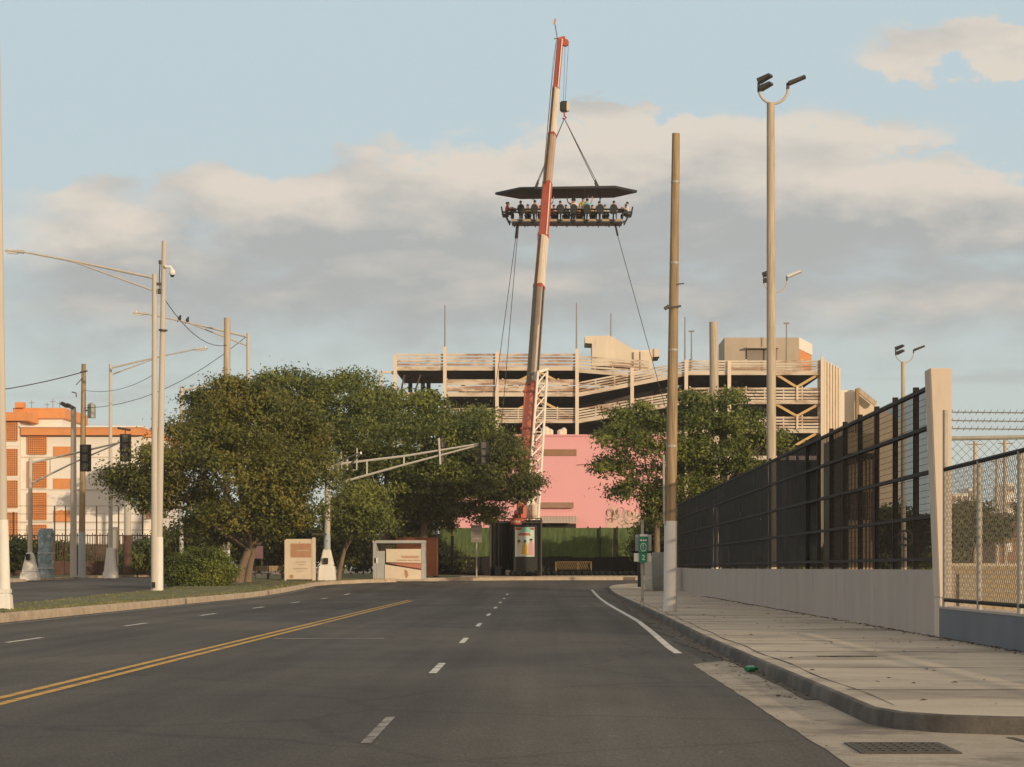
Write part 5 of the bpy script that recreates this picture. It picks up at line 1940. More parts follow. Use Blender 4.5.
MB().box(lx(21), lx(142), LY, LY + 16, G(LY), lz(436.5)).build('wall', M['white_bld'], t)
MB().box(lx(-80), lx(20.9), LY - .6, LY + 16, G(LY), lz(422)).build('wall', M['white_bld'], t)
MB().box(lx(142.1), lx(153), LY + 1.2, LY + 16, G(LY), lz(437)).build('wall', M['white_bld'], t)
rf = MB().box(lx(22), lx(143), LY - .7, LY + 16.5, lz(435.5), lz(427.8)).build('cornice', M['orange_bld'], t)
MB().box(lx(21.5), lx(143.5), LY - .85, LY + 16.6, lz(427.8), lz(426.2)).build('cornice_cap', M['white_bld'], rf)
MB().box(lx(142.5), lx(154), LY + .8, LY + 16.5, lz(436.5), lz(431)).build('cornice', M['orange_bld'], t)
MB().box(lx(-80), lx(30), LY - 1.3, LY + 12, lz(421.5), lz(413)).build('cornice', M['orange_bld'], t)
MB().box(lx(-80), lx(54), LY + 4, LY + 15, lz(436), lz(416)).build('penthouse', M['white_bld'], t)
MB().box(lx(5), lx(57.5), LY + 3.5, LY + 15.5, lz(416), lz(405.5)).build('penthouse_band', M['orange_bld'], t)
MB().box(lx(8), lx(17), LY + 3, LY + 4, lz(405.5), lz(400)).build('roof_tank', M['orange_bld'], t)
for k, (r0_, r1_) in enumerate(((428, 454), (461.5, 487.5), (493, 519.5), (525, 552))):
    for px0, px1, yf, dy in ((28, 46.5, LY, 0), (4.5, 19, LY - .6, -13 if k == 0 else -12)):
        a0, a1 = r0_ + (dy if px0 < 10 else 0), r1_ + (dy if px0 < 10 else 0)
        pn = MB().box(lx(px0), lx(px1), yf - .06, yf - .01, lz(a1), lz(a0)).build('screen_recess', mat('screen_shadow', (0.30, 0.09, 0.02), .9, .1, 2) if k == 0 and px0 > 10 else M['rust_red_and_shade'], t)  # dark backing colour stands for the shade in the lattice holes
        b = MB()
        nx_, nz_ = (9, 12) if px0 > 10 else (7, 12)
        for i in range(nx_ + 1):
            x = lx(px0) + (lx(px1) - lx(px0)) * i / nx_
            b.box(x - .045, x + .045, yf - .18, yf - .065, lz(a1), lz(a0))
        for i in range(nz_ + 1):
            z = lz(a1) + (lz(a0) - lz(a1)) * i / nz_
            b.box(lx(px0), lx(px1), yf - .20, yf - .07, z - .045, z + .045)
        b.build('lattice_screen', M['orange_bld'], pn)
for a0, a1 in ((446.5, 457), (478.5, 489), (510.5, 521.5)):
    MB().box(lx(53.5), lx(71), LY - .08, LY - .012, lz(a1), lz(a0)).build('orange_panel', M['orange_bld'], t)
for py in (456.5, 489, 522):
    MB().box(lx(21.2), lx(142.2), LY - .07, LY - .011, lz(py + 1), lz(py)).build('floor_band', M['board_cream'], t)
    MB().box(lx(-80), lx(20.8), LY - .68, LY - .61, lz(py - 10), lz(py - 13)).build('floor_band', M['white_bld'], t)
for py in (443, 475, 507):
    MB().box(lx(144.5), lx(150.5), LY + 1.1, LY + 1.18, lz(py + 12), lz(py)).build('window', M['pink_dark'], t)
b = MB()
for px, h_ in ((30, 6), (36, 9), (43, 7), (14, 8)):
    b.bar((lx(px), LY + 8, lz(405)), (lx(px), LY + 8, lz(405 - h_ * 1.3)), .06)
    b.bar((lx(px - 3), LY + 8, lz(405 - h_)), (lx(px + 3), LY + 8, lz(405 - h_)), .05)
b.build('roof_aerial', M['sign_grey'], t)

# iron fence with tall net poles before it
Yq = 181.0
t = thing('iron_fence', 'rusty iron picket fence with a dark low base before the apartment block', 'fence', (XX(80, Yq), Yq, G(Yq)))
MB().box(XX(-80, Yq), XX(165, Yq), Yq - .1, Yq + .1, G(Yq) - .1, ZZ(561, Yq)).build('base_wall', M['iron_rust'], t)
b = MB()
for k in range(98):
    px = -80 + k * 2.5
    b.bar((XX(px, Yq), Yq, ZZ(561, Yq)), (XX(px, Yq), Yq, ZZ(533 + (k % 3), Yq)), .06)
b.bar((XX(-80, Yq), Yq, ZZ(535.5, Yq)), (XX(165, Yq), Yq, ZZ(535.5, Yq)), .09)
b.build('picket', M['iron_rust'], t)
for px in (-40, -15, 14, 55, 66, 97, 119, 143):
    MB().bar((XX(px, Yq), Yq - .15, G(Yq)), (XX(px, Yq), Yq - .15, ZZ(506 if px > 50 else 512, Yq)), .10).build('post', M['iron_rust'], t)
b = MB()
for py in (506, 514, 522, 530):
    b.bar((XX(-80, Yq), Yq - .16, ZZ(py, Yq)), (XX(150, Yq), Yq - .16, ZZ(py, Yq)), .035)
b.build('strand', M['iron_rust'], t)
Yq = 188
t = thing('garden_wall', 'ochre wall glimpsed through the iron fence at the far left', 'wall', (XX(100, Yq), Yq, G(Yq)))
MB().box(XX(48, Yq), XX(170, Yq), Yq, Yq + .3, G(Yq), ZZ(545, Yq)).build('wall', M['block_wall'], t)
MB().box(XX(47.5, Yq), XX(170.5, Yq), Yq - .05, Yq + .35, ZZ(545, Yq), ZZ(543.8, Yq)).build('coping', M['board_cream'], t)
Yq = 170
t = thing('signal_cabinet', 'dark grey roadside cabinet left of the iron fence posts at the far left', 'cabinet', (XX(113, Yq), Yq, G(Yq)))
MB().box(XX(108, Yq), XX(117, Yq), Yq, Yq + .6, G(Yq) + .1, ZZ(527, Yq)).build('body', M['pole_bluegrey'] if False else M['sign_grey'], t, bevel=.04)
MB().box(XX(109, Yq), XX(116, Yq), Yq - .04, Yq - .005, G(Yq) + .4, ZZ(530, Yq)).build('door', M['cab_grey'], t)
Yq = 158
t = thing('wrapped_column', 'stout column wrapped in crinkled blue sheeting at the far left kerb', 'column', (XX(46, Yq), Yq, G(Yq) + .1))
b = MB()
rnd = random.Random(6)
n_ = 18
vs, fs = [], []
for j in range(12):
    z = G(Yq) + .1 + (ZZ(528.5, Yq) - G(Yq) - .1) * j / 11
    for i in range(n_):
        a = 2 * math.pi * i / n_
        r_ = (.56 + rnd.uniform(-.06, .06)) * (1 if j < 11 else .8)
        vs.append((XX(46, Yq) + r_ * math.cos(a), Yq + r_ * math.sin(a), z))
for j in range(11):
    for i in range(n_):
        fs.append((j * n_ + i, j * n_ + (i + 1) % n_, (j + 1) * n_ + (i + 1) % n_, (j + 1) * n_ + i))
fs.append(tuple(11 * n_ + i for i in range(n_)))
b.add(vs, fs)
b.build('sheeting', M['blue_wrap'], t)
b = MB()
for z in (.8, 1.9):
    b.tube([(XX(46, Yq), Yq, G(Yq) + z), (XX(46, Yq), Yq, G(Yq) + z + .08)], .61, 18)
b.build('strap', M['pole_bluegrey'], t)

# ------------------------------------------------------------------ street furniture in the middle
Yq = 150.5
z0 = G(Yq) + .17
t = thing('bus_shelter', 'pale grey shelter panel with faded red print on the corner, before the red container', 'shelter', (XX(398, Yq), Yq, z0))
sx0, sx1 = XX(372.8, Yq), XX(424.6, Yq)
zt = ZZ(543.2, Yq)
MB().box(sx0, sx0 + .24, Yq, Yq + 2.2, z0, zt).build('post', M['shelter_grey'], t, bevel=.02)
MB().box(sx1 - .24, sx1, Yq, Yq + 2.2, z0, zt).build('post', M['shelter_grey'], t, bevel=.02)
MB().box(sx0 - .02, sx1 + .02, Yq - .05, Yq + 2.3, zt, zt + .20).build('roof', M['shelter_grey'], t, bevel=.02)
MB().box(sx0 + .25, XX(384.8, Yq), Yq + .05, Yq + .20, z0, ZZ(551, Yq)).build('side_panel', M['shelter_grey'], t)
MB().box(XX(374.2, Yq), XX(377.8, Yq), Yq + .0, Yq + .04, ZZ(563, Yq), ZZ(558, Yq)).build('notice', M['sign_white'], t)
up = MB().prism([W(386.2, 549, Yq), W(421, 549, Yq), W(421, 563, Yq), W(386.2, 562.2, Yq)], (0, .12, 0)).build('upper_board', M['board_cream'], t)
b = MB()
for x0_, x1_, py in ((401, 419.5, 556.2), (397, 407, 560.2), (408.2, 412, 560.2), (413.2, 420, 560.2), (402, 418.5, 557.6)):
    b.box(XX(x0_, Yq), XX(x1_, Yq), Yq - .02, Yq - .006, ZZ(py + .35, Yq), ZZ(py - .35, Yq))
b.build('print_line', M['print_red'], up)
lo = MB().prism([W(384.8, 564.4, Yq), W(421.2, 570.2, Yq), W(421.2, 581.2, Yq), W(384.8, 581.2, Yq)], (0, .12, 0)).build('lower_board', M['board_cream'], t)
MB().prism([W(404.5, 569.5, Yq - .02), W(407.2, 570.5, Yq - .02), W(408.6, 576, Yq - .02), W(405.8, 578.5, Yq - .02), W(404.8, 574, Yq - .02)], (0, .01, 0)).build('print_emblem', M['board_brown'], lo)
MB().prism([W(388, 563.2, Yq), W(421.1, 563.3, Yq), W(421.1, 568.8, Yq), W(405, 566.3, Yq)], (0, .10, 0)).build('red_band', M['print_red'], t)
MB().box(sx0 + .3, sx1 - .3, Yq + .9, Yq + 1.3, z0 + .40, z0 + .46).build('bench', M['wood'], t)
MB().box(XX(385, Yq), XX(436, Yq), Yq - .4, Yq + 2.2, z0 - .12, z0 + .02).build('slab', M['concrete'], t)

Yq = 158.0
t = thing('container', 'red oxide ribbed container standing behind the pale shelter', 'container', (XX(415, Yq), Yq, G(Yq) + .17))
MB().box(XX(396.5, Yq), XX(436.6, Yq), Yq, Yq + 2.4, G(Yq) + .3, ZZ(538.5, Yq)).build('body', M['oxide_container'], t)
b = MB()
for k in range(20):
    x = XX(397 + k * 2.05, Yq)
    b.box(x, x + .075, Yq - .05, Yq - .003, G(Yq) + .38, ZZ(539.8, Yq))
b.build('rib', M['oxide_container'], t)
MB().box(XX(396, Yq), XX(437, Yq), Yq - .07, Yq + 2.45, ZZ(538.5, Yq), ZZ(537.4, Yq)).build('roof', M['rust_red_and_shade'], t)
for px in (398, 435):
    MB().box(XX(px, Yq) - .15, XX(px, Yq) + .15, Yq + .05, Yq + 2.3, G(Yq) + .1, G(Yq) + .3).build('foot', M['dark'], t)

Yq = 145.0
z0 = G(Yq) + .17
t = thing('info_board', 'cream upright information board with faded brown print between tree and signal mast', 'sign', (XX(300, Yq), Yq, z0))
bd = MB().box(XX(285.4, Yq), XX(313.6, Yq), Yq, Yq + .35, z0 + .12, ZZ(539, Yq)).build('panel', M['board_cream'], t, bevel=.03)
MB().box(XX(312.2, Yq), XX(315.2, Yq), Yq - .04, Yq + .39, z0 + .05, ZZ(537.6, Yq)).build('edge_post', M['board_cream'], t)
MB().box(XX(284.6, Yq), XX(286.2, Yq), Yq - .04, Yq + .39, z0 + .05, ZZ(540, Yq)).build('edge_post', M['board_cream'], t)
MB().box(XX(290.6, Yq), XX(311.2, Yq), Yq - .012, Yq - .003, ZZ(557.5, Yq), ZZ(543.5, Yq)).build('print_block', M['board_brown'], bd)
b = MB()
for x0_, x1_, py, th in ((297, 309, 550.5, .5), (296, 306, 562, .5), (298, 305, 564.5, .4), (293.5, 307.5, 568.5, .7), (296, 304, 571, .3)):
    b.box(XX(x0_, Yq), XX(x1_, Yq), Yq - .024, Yq - .014, ZZ(py + th, Yq), ZZ(py - th, Yq))
b.build('print_line', mat('faded_print', (0.46, 0.36, 0.28), .8, .1, 3), bd)
MB().tube([W(291.5, 576.5, Yq) + Vector((0, -.02, 0)), W(291.5, 576.5, Yq) + Vector((0, -.01, 0))], .13, 14).build('print_emblem', M['board_brown'], bd)
MB().box(XX(292, Yq), XX(308, Yq), Yq + .05, Yq + .3, z0 - .15, z0 + .13).build('plinth', M['dark'], t)
MB().box(XX(312, Yq), XX(326, Yq), Yq - .3, Yq + .6, ZZ(535.2, Yq), ZZ(533.2, Yq)).build('hood', M['lamp_dark'], t, bevel=.03)

# grey sign seen from behind
Yq = 162.0
t = thing('road_sign', 'grey back of a rectangular road sign on a thin post left of the black enclosure', 'sign', (XX(476.5, Yq), Yq, G(Yq) + .15))
MB().tube([W(476.5, 579.5, Yq), W(476.5, 526, Yq)], .055, 8).build('post', M['galv'], t)
pl = MB().box(XX(471, Yq), XX(482, Yq), Yq - .12, Yq - .07, ZZ(542.5, Yq), ZZ(525, Yq)).build('plate', M['sign_grey'], t, bevel=.01)
b = MB()
for py in (529, 538.5):
    b.box(XX(471.8, Yq), XX(481.2, Yq), Yq - .17, Yq - .125, ZZ(py + .5, Yq), ZZ(py - .5, Yq))
b.build('brace', M['galv'], pl)
Yq = 178
t = thing('marker_post', 'short post with an ochre top before the green fence, left of the grey sign', 'post', (XX(452.3, Yq), Yq, G(Yq)))
MB().tube([W(452.3, 575, Yq), W(452.3, 536, Yq)], .12, 8).build('post', M['dark'], t)
MB().tube([W(452.3, 536, Yq), W(452.3, 521, Yq)], .125, 8).build('sleeve', M['brace'], t)

# green route sign on the right pavement
Yq = 73.5
z0 = .15
t = thing('route_sign', 'narrow green route sign with a white plate on a post left of the wooden pole', 'sign', (XX(642.4, Yq), Yq, z0))
MB().box(XX(641, Yq), XX(643.8, Yq), Yq, Yq + .05, z0, ZZ(519.5, Yq)).build('post', M['galv'], t)
MB().box(XX(640, Yq), XX(647.5, Yq), Yq - .06, Yq - .03, ZZ(538, Yq), ZZ(534.2, Yq)).build('header_plate', M['sign_white'], t)
MB().box(XX(633.9, Yq), XX(651, Yq), Yq - .05, Yq - .015, ZZ(561.5, Yq), ZZ(553.2, Yq)).build('white_plate', M['sign_white'], t)
gp_ = MB().box(XX(638.6, Yq), XX(648, Yq), Yq - .10, Yq - .065, ZZ(552.5, Yq), ZZ(536.5, Yq)).build('green_plate', M['sign_green'], t)
g2_ = MB().box(XX(639, Yq), XX(646.8, Yq), Yq - .10, Yq - .065, ZZ(562.5, Yq), ZZ(553.2, Yq)).build('green_plate', M['sign_green'], t)


def glyph(ch, px, py, hpx, Y, parent, material):
    cu = bpy.data.curves.new('glyph', 'FONT')
    cu.body = ch
    cu.align_x, cu.align_y = 'CENTER', 'CENTER'
    cu.size = hpx * Y / F * 1.4
    cu.extrude = .004
    o = bpy.data.objects.new('glyph', cu)
    COL.objects.link(o)
    dg = bpy.context.evaluated_depsgraph_get()
    dg.update()
    me = bpy.data.meshes.new_from_object(o.evaluated_get(dg))
    bpy.data.objects.remove(o)
    me.materials.clear()
    me.materials.append(material)
    q = bpy.data.objects.new('sign_numeral', me)
    COL.objects.link(q)
    q.parent = parent
    q.location = W(px, py, Y) - ORG[parent]
    q.rotation_euler = (R(90), 0, 0)
    return q


b = MB()
for x0_, x1_ in ((640, 642), (642.5, 644.3), (644.8, 646.6)):
    b.box(XX(x0_, Yq), XX(x1_, Yq), Yq - .112, Yq - .103, ZZ(541, Yq), ZZ(539.6, Yq))
b.build('print_line', M['sign_white'], gp_)
n_ = 20
vs = []
for r_ in (3.9, 3.2):
    vs += [(XX(643.3 + r_ * .8 * math.cos(2 * math.pi * k / n_), Yq), Yq - .107, ZZ(547.2 + r_ * 1.1 * math.sin(2 * math.pi * k / n_), Yq)) for k in range(n_)]
MB().add(vs, [(k, (k + 1) % n_, n_ + (k + 1) % n_, n_ + k) for k in range(n_)]).build('sign_ring', M['sign_white'], gp_)
glyph('1', 643.3, 547.2, 4.6, Yq - .107, gp_, M['sign_white'])
glyph('2', 643.4, 557.8, 5.2, Yq - .107, g2_, M['sign_white'])
MB().box(XX(635.5, Yq), XX(651.5, Yq), Yq + .06, Yq + .09, ZZ(551, Yq), ZZ(534.5, Yq)).build('rear_plate', M['pole_bluegrey'], t, bevel=.01)

# utility cabinets by the wooden pole
Yq = 118.0
z0 = G(Yq) + .15
t = thing('utility_cabinet', 'tall grey utility cabinet on the pavement left of the wooden pole', 'cabinet', (XX(660, Yq), Yq, z0))
MB().box(XX(652.5, Yq), XX(668, Yq), Yq, Yq + .8, z0 + .08, ZZ(552.2, Yq)).build('body', M['cab_grey'], t, bevel=.03)
MB().box(XX(653.6, Yq), XX(660, Yq), Yq - .03, Yq - .004, z0 + .2, ZZ(554.2, Yq)).build('door', M['cab_grey'], t)
MB().box(XX(660.4, Yq), XX(667, Yq), Yq - .03, Yq - .004, z0 + .2, ZZ(554.2, Yq)).build('door', M['cab_grey'], t)
MB().box(XX(651.8, Yq), XX(668.6, Yq), Yq - .05, Yq + .85, z0 - .05, z0 + .08).build('plinth', M['concrete'], t)
t = thing('utility_cabinet', 'narrow off white cabinet beside the grey cabinet, behind the green route sign', 'cabinet', (XX(648, Yq), Yq - 1, z0))
MB().box(XX(643.8, Yq), XX(651.3, Yq), Yq - 1.2, Yq - .6, z0 + .08, ZZ(556, Yq)).build('body', M['cab_white'], t, bevel=.03)
MB().box(XX(644.6, Yq), XX(650.5, Yq), Yq - 1.235, Yq - 1.205, z0 + .25, ZZ(558, Yq)).build('door', M['cab_white'], t)
MB().box(XX(643, Yq), XX(652, Yq), Yq - 1.3, Yq - .5, z0 - .05, z0 + .08).build('plinth', M['concrete'], t)
Yq = 126
t = thing('bollard', 'short dark post on the pavement just left of the off white cabinet', 'bollard', (XX(639.5, Yq), Yq, G(Yq) + .15))
MB().tube([W(639.5, 587, Yq), W(639.5, 563, Yq)], .11, 10).build('post', M['signal_black'], t, smooth=True)
MB().ball(W(639.5, 563, Yq), .13, .13, .10).build('cap', M['signal_black'], t, smooth=True)

# storm drain
t = thing('storm_drain', 'rectangular iron storm drain grate in the concrete gutter at the lower right corner', 'drain', (2.9, 17.6, .008))
MB().box(2.52, 3.20, 17.12, 18.0, -.14, .010).build('pit', M['dark'], t)
b = MB()
for k in range(9):
    x = 2.52 + k * .68 / 8
    b.box(x - .013, x + .013, 17.12, 18.0, .012, .022)
for k in range(6):
    y = 17.12 + k * .88 / 5
    b.box(2.51, 3.21, y - .03, y + .03, .011, .024)
b.build('grate', M['ped_dark'], t)
b = MB()
for q in ((2.47, 2.51, 17.06, 18.06), (3.21, 3.25, 17.06, 18.06)):
    b.box(q[0], q[1], q[2], q[3], .009, .020)
for q in ((2.51, 3.21, 17.06, 17.11), (2.51, 3.21, 18.01, 18.06)):
    b.box(q[0], q[1], q[2], q[3], .009, .020)
b.build('frame', M['ped_dark'], t)
# slot cover in the pavement
tag(MB().box(4.0, 4.85, 31.9, 32.2, .150, .168).build('utility_cover', M['ped_dark'], loc=(4.4, 32.0, .15)), 'dark thin utility cover set in the right pavement', 'cover')
# green bottle in the gutter
c = Vector((2.86, 30.1, .07))
b = MB()
b.tube([c + Vector((-.08, -.06, 0)), c + Vector((-.065, -.04, 0)), c + Vector((.02, .05, 0)), c + Vector((.05, .09, .0)), c + Vector((.07, .13, .0))], [.032, .045, .045, .02, .016], 12)
t = thing('bottle', 'bright green plastic bottle lying in the gutter against the kerb', 'bottle', c)
b.build('body', M['bottle'], t, smooth=True)
MB().tube([c + Vector((.07, .13, 0)), c + Vector((.08, .15, 0))], .025, 10).build('cap', M['bottle'], t)

# litter: dry leaves against the wall and the kerb
b = MB()
rnd = random.Random(31)


def leaflet(x, y, z, s):
    a = rnd.uniform(0, 6.28)
    dx, dy = math.cos(a) * s, math.sin(a) * s
    b.add([(x - dx, y - dy, z), (x - dy * .4, y + dx * .4, z + rnd.uniform(0, s * .5)), (x + dx, y + dy, z + rnd.uniform(0, s * .3)), (x + dy * .4, y - dx * .4, z + rnd.uniform(0, s * .4))], [(0, 1, 2, 3)])


for k in range(1500):
    y = 24 + 75 * rnd.random() ** 1.3
    leaflet(7.38 - abs(rnd.gauss(0, .12)), y, .166 + G(y), rnd.uniform(.02, .05))
for k in range(160):
    y = rnd.uniform(20, 100)
    leaflet(rnd.uniform(krx(y) + .3, 7.25), y, .166 + G(y), rnd.uniform(.02, .06))
for k in range(900):
    y = 24 + 70 * rnd.random()
    leaflet(krx(y) - abs(rnd.gauss(0, .22)) - .02, y, .016 + G(y), rnd.uniform(.012, .04))
for k in range(160):
    y = rnd.uniform(14, 40)
    leaflet(rnd.uniform(2.1, 2.9), y, .016, rnd.uniform(.006, .02))
tag(b.build('leaf_litter', M['litter']), 'scattered dry brown leaves along the pavement edge and gutter', 'litter', kind='stuff')

# ------------------------------------------------------------------ beyond the right fence
Yq = 92.0
t = thing('beige_shed', 'beige flat roofed shed with a dark gallery seen through the mesh fence', 'building', (XX(862, Yq), Yq, 0))
MB().box(XX(848, Yq), XX(879, Yq), Yq, Yq + 8, 0, ZZ(433, Yq)).build('wall', M['block_wall'], t)
MB().box(XX(846, Yq), XX(873, Yq), Yq - 1.4, Yq - .02, ZZ(459, Yq), ZZ(455, Yq)).build('canopy', M['dark'], t)
MB().box(XX(848, Yq), XX(868, Yq), Yq - .06, Yq - .01, ZZ(520, Yq), ZZ(492, Yq)).build('window', M['dark'], t)
MB().box(XX(872, Yq), XX(876, Yq), Yq - .06, Yq - .01, ZZ(540, Yq), ZZ(492, Yq)).build('door', M['pink_dark'], t)
b = MB()
for k in range(8):
    px = 847 + k * 3.6
    b.bar((XX(px, Yq), Yq - 1.3, 0), (XX(px, Yq), Yq - 1.3, ZZ(457, Yq)), .07)
b.bar((XX(846, Yq), Yq - 1.3, ZZ(507, Yq)), (XX(873, Yq), Yq - 1.3, ZZ(507, Yq)), .08)
b.build('railing', M['iron_rust'], t)
Yq = 240
t = thing('white_block', 'pale block with a slanted gutter right of the garage, over the mesh fence', 'building', (XX(857, Yq), Yq, G(Yq)))
MB().box(XX(841, Yq), XX(858, Yq), Yq + 2, Yq + 14, G(Yq), ZZ(388.5, Yq)).build('wall', M['white_bld'], t)
MB().prism([W(858.2, 391, Yq + 2), W(875, 404, Yq + 2), W(900, 420, Yq + 2), W(900, 560, Yq + 2), W(858.2, 560, Yq + 2)], (0, 10, 0)).build('wing', M['board_cream'], t)
MB().bar(W(857, 389, Yq + 1), W(876, 404, Yq + 1), .5).build('roof_edge', M['wood_pale'], t)
MB().box(XX(857, Yq), XX(860, Yq), Yq + .6, Yq + 1.6, G(Yq), ZZ(388, Yq)).build('column', M['wood'], t)

Yq = 68.0
t = thing('block_wall', 'tan concrete block wall standing behind the chain link fence', 'wall', (XX(985, Yq), Yq, 0))
MB().box(XX(938, Yq), XX(1100, Yq), Yq, Yq + .25, 0, ZZ(563, Yq)).build('wall', M['block_wall'], t)
Yq2 = 62.0
MB().box(XX(938, Yq), XX(1100, Yq), Yq - .03, Yq - .005, ZZ(566.5, Yq), ZZ(564, Yq)).build('coping', M['board_cream'], t)
MB().box(XX(941, Yq), XX(963, Yq), Yq - 3, Yq - 2.5, 0, ZZ(574, Yq)).build('return_wall', M['beige_bld'], t)
Yq = 175.0
t = thing('red_roof_house', 'low house with a dull red roof seen through the chain link fence', 'house', (XX(1010, Yq), Yq, G(Yq)))
MB().box(XX(997, Yq), XX(1080, Yq), Yq, Yq + 8, G(Yq), ZZ(534, Yq)).build('wall', M['pink_dark'], t)
MB().prism([W(994, 536, Yq - .6), W(1085, 534, Yq - .6), W(1085, 520, Yq + 4), W(1000, 523, Yq + 4)], (0, .25, .1)).build('roof', M['roof_red'], t)
MB().box(XX(1007, Yq), XX(1012, Yq), Yq - .06, Yq - .01, ZZ(552, Yq), ZZ(543, Yq)).build('window', M['white_bld'], t)
MB().box(XX(1030, Yq), XX(1040, Yq), Yq - .06, Yq - .01, ZZ(552, Yq), ZZ(543, Yq)).build('window', M['white_bld'], t)
Yq = 420.0
for px0, px1, pt, lab in ((951, 968, 493, 'pale low tower block left in the haze beyond the chain link fence'), (969, 975, 488, 'narrow pale block next to the low tower beyond the chain link fence'),
                          (1006, 1015, 483, 'pale high rise beyond the chain link fence right of the thin poles')):
    t = thing('distant_tower', lab, 'building', (XX(px0, Yq), Yq, G(Yq)))
    MB().box(XX(px0, Yq), XX(px1, Yq), Yq, Yq + 12, G(Yq), ZZ(pt, Yq)).build('wall', M['white_bld'], t)
    b = MB()
    k = 0
    z = ZZ(pt + 3, Yq)
    while z > 8:
        for q in range(3):
            xa = XX(px0, Yq) + (XX(px1, Yq) - XX(px0, Yq)) * (q + .2) / 3
            b.box(xa, xa + (XX(px1, Yq) - XX(px0, Yq)) * .2, Yq - .1, Yq - .02, z - 1.2, z)
        z -= 3
    b.build('window', M['pink_dark'], t)
for px, pt, Yq, lab in ((975, 441, 150, 'thin pale pole left of the others beyond the chain link fence'), (997, 458, 165, 'short brown pole between two taller ones beyond the chain link fence'),
                        (1005, 440, 150, 'tall brown pole near the pale high rise beyond the chain link fence'), (1021, 495, 140, 'short dark pole at the right picture edge beyond the chain link fence')):
    t = thing('utility_pole', lab, 'utility pole', (XX(px, Yq), Yq, G(Yq)), 'poles beyond the chain link fence')
    MB().tube([(XX(px, Yq), Yq, G(Yq)), (XX(px, Yq), Yq, ZZ(pt, Yq))], [.17, .12], 10).build('pole', M['wood_pale'], t, smooth=True)
    MB().box(XX(px, Yq) - .5, XX(px, Yq) + .5, Yq - .1, Yq - .02, ZZ(pt + 4, Yq), ZZ(pt + 3, Yq)).build('crossarm', M['wood'], t)
Yq = 60.0
t = thing('round_sign', 'round no entry style ring on a post seen through the mesh fence near the pillar', 'sign', (XX(905, Yq), Yq, 0))
MB().tube([(XX(905, Yq), Yq, 0), (XX(905, Yq), Yq, ZZ(533, Yq))], .05, 8).build('post', M['galv'], t)
n_ = 24
vs = []
for r_ in (.23, .17):
    vs += [(XX(905, Yq) + r_ * math.cos(2 * math.pi * k / n_), Yq - .08, ZZ(538, Yq) + r_ * math.sin(2 * math.pi * k / n_)) for k in range(n_)]
b = MB().add(vs, [(k, (k + 1) % n_, n_ + (k + 1) % n_, n_ + k) for k in range(n_)])
b.bar((XX(905, Yq) - .15, Yq - .085, ZZ(538, Yq) + .06), (XX(905, Yq) + .15, Yq - .085, ZZ(538, Yq) - .06), .07, .02)
b.build('ring', M['signal_black'], t)

# ------------------------------------------------------------------ trees
def leaves_mesh(name, lobes, mat_, parent, seed, n_clump, per, size, spread, gap=0.0, shell=.55):
    rng = np.random.default_rng(seed)
    C = []
    tot = sum(l[3] * l[5] + .2 for l in lobes)
    for (x, y, z, rx, ry, rz) in lobes:
        n = max(4, int(n_clump * (rx * rz + .2) / tot))
        d = rng.normal(size=(n, 3))
        d /= np.linalg.norm(d, axis=1)[:, None]
        d[:, 2] = np.where(d[:, 2] < -.55, -d[:, 2] * .6, d[:, 2])
        rr = shell + (1.06 - shell) * rng.random((n, 1)) ** .6
        p = d * rr * np.array([[rx, ry, rz]]) + np.array([[x, y, z]])
        C.append(p)
    C = np.concatenate(C)
    V = []
    for c in C:
        k = int(per * rng.uniform(.6, 1.4))
        sp = spread * rng.uniform(.6, 1.35)
        q = rng.normal(size=(k, 3)) * np.array([sp, sp, sp * .48]) + c
        nrm = (q - c) / sp * .45 + rng.normal(size=(k, 3)) * .55 + np.array([0, 0, .45])
        nrm /= np.linalg.norm(nrm, axis=1)[:, None]
        u = np.cross(nrm, rng.normal(size=(k, 3)))
        u /= np.linalg.norm(u, axis=1)[:, None]
        w = np.cross(nrm, u)
        w /= np.linalg.norm(w, axis=1)[:, None]
        s = size * rng.uniform(.6, 1.3, (k, 1))
        V.append(np.stack([q - u * s, q + w * s * .45, q + u * s, q - w * s * .45], 1))
    V = np.concatenate(V).reshape(-1, 3)
    V -= np.array(ORG[parent])
    nq = len(V) // 4
    me = bpy.data.meshes.new(name)
    me.vertices.add(len(V))
    me.vertices.foreach_set('co', V.astype(np.float32).ravel())
    me.loops.add(nq * 4)
    me.loops.foreach_set('vertex_index', np.arange(nq * 4, dtype=np.int32))
    me.polygons.add(nq)
    me.polygons.foreach_set('loop_start', np.arange(0, nq * 4, 4, dtype=np.int32))
    me.update(calc_edges=True)
    me.materials.append(mat_)
    o = bpy.data.objects.new(name, me)
    COL.objects.link(o)
    o.parent = parent
    ORG[o] = ORG[parent]
    return o


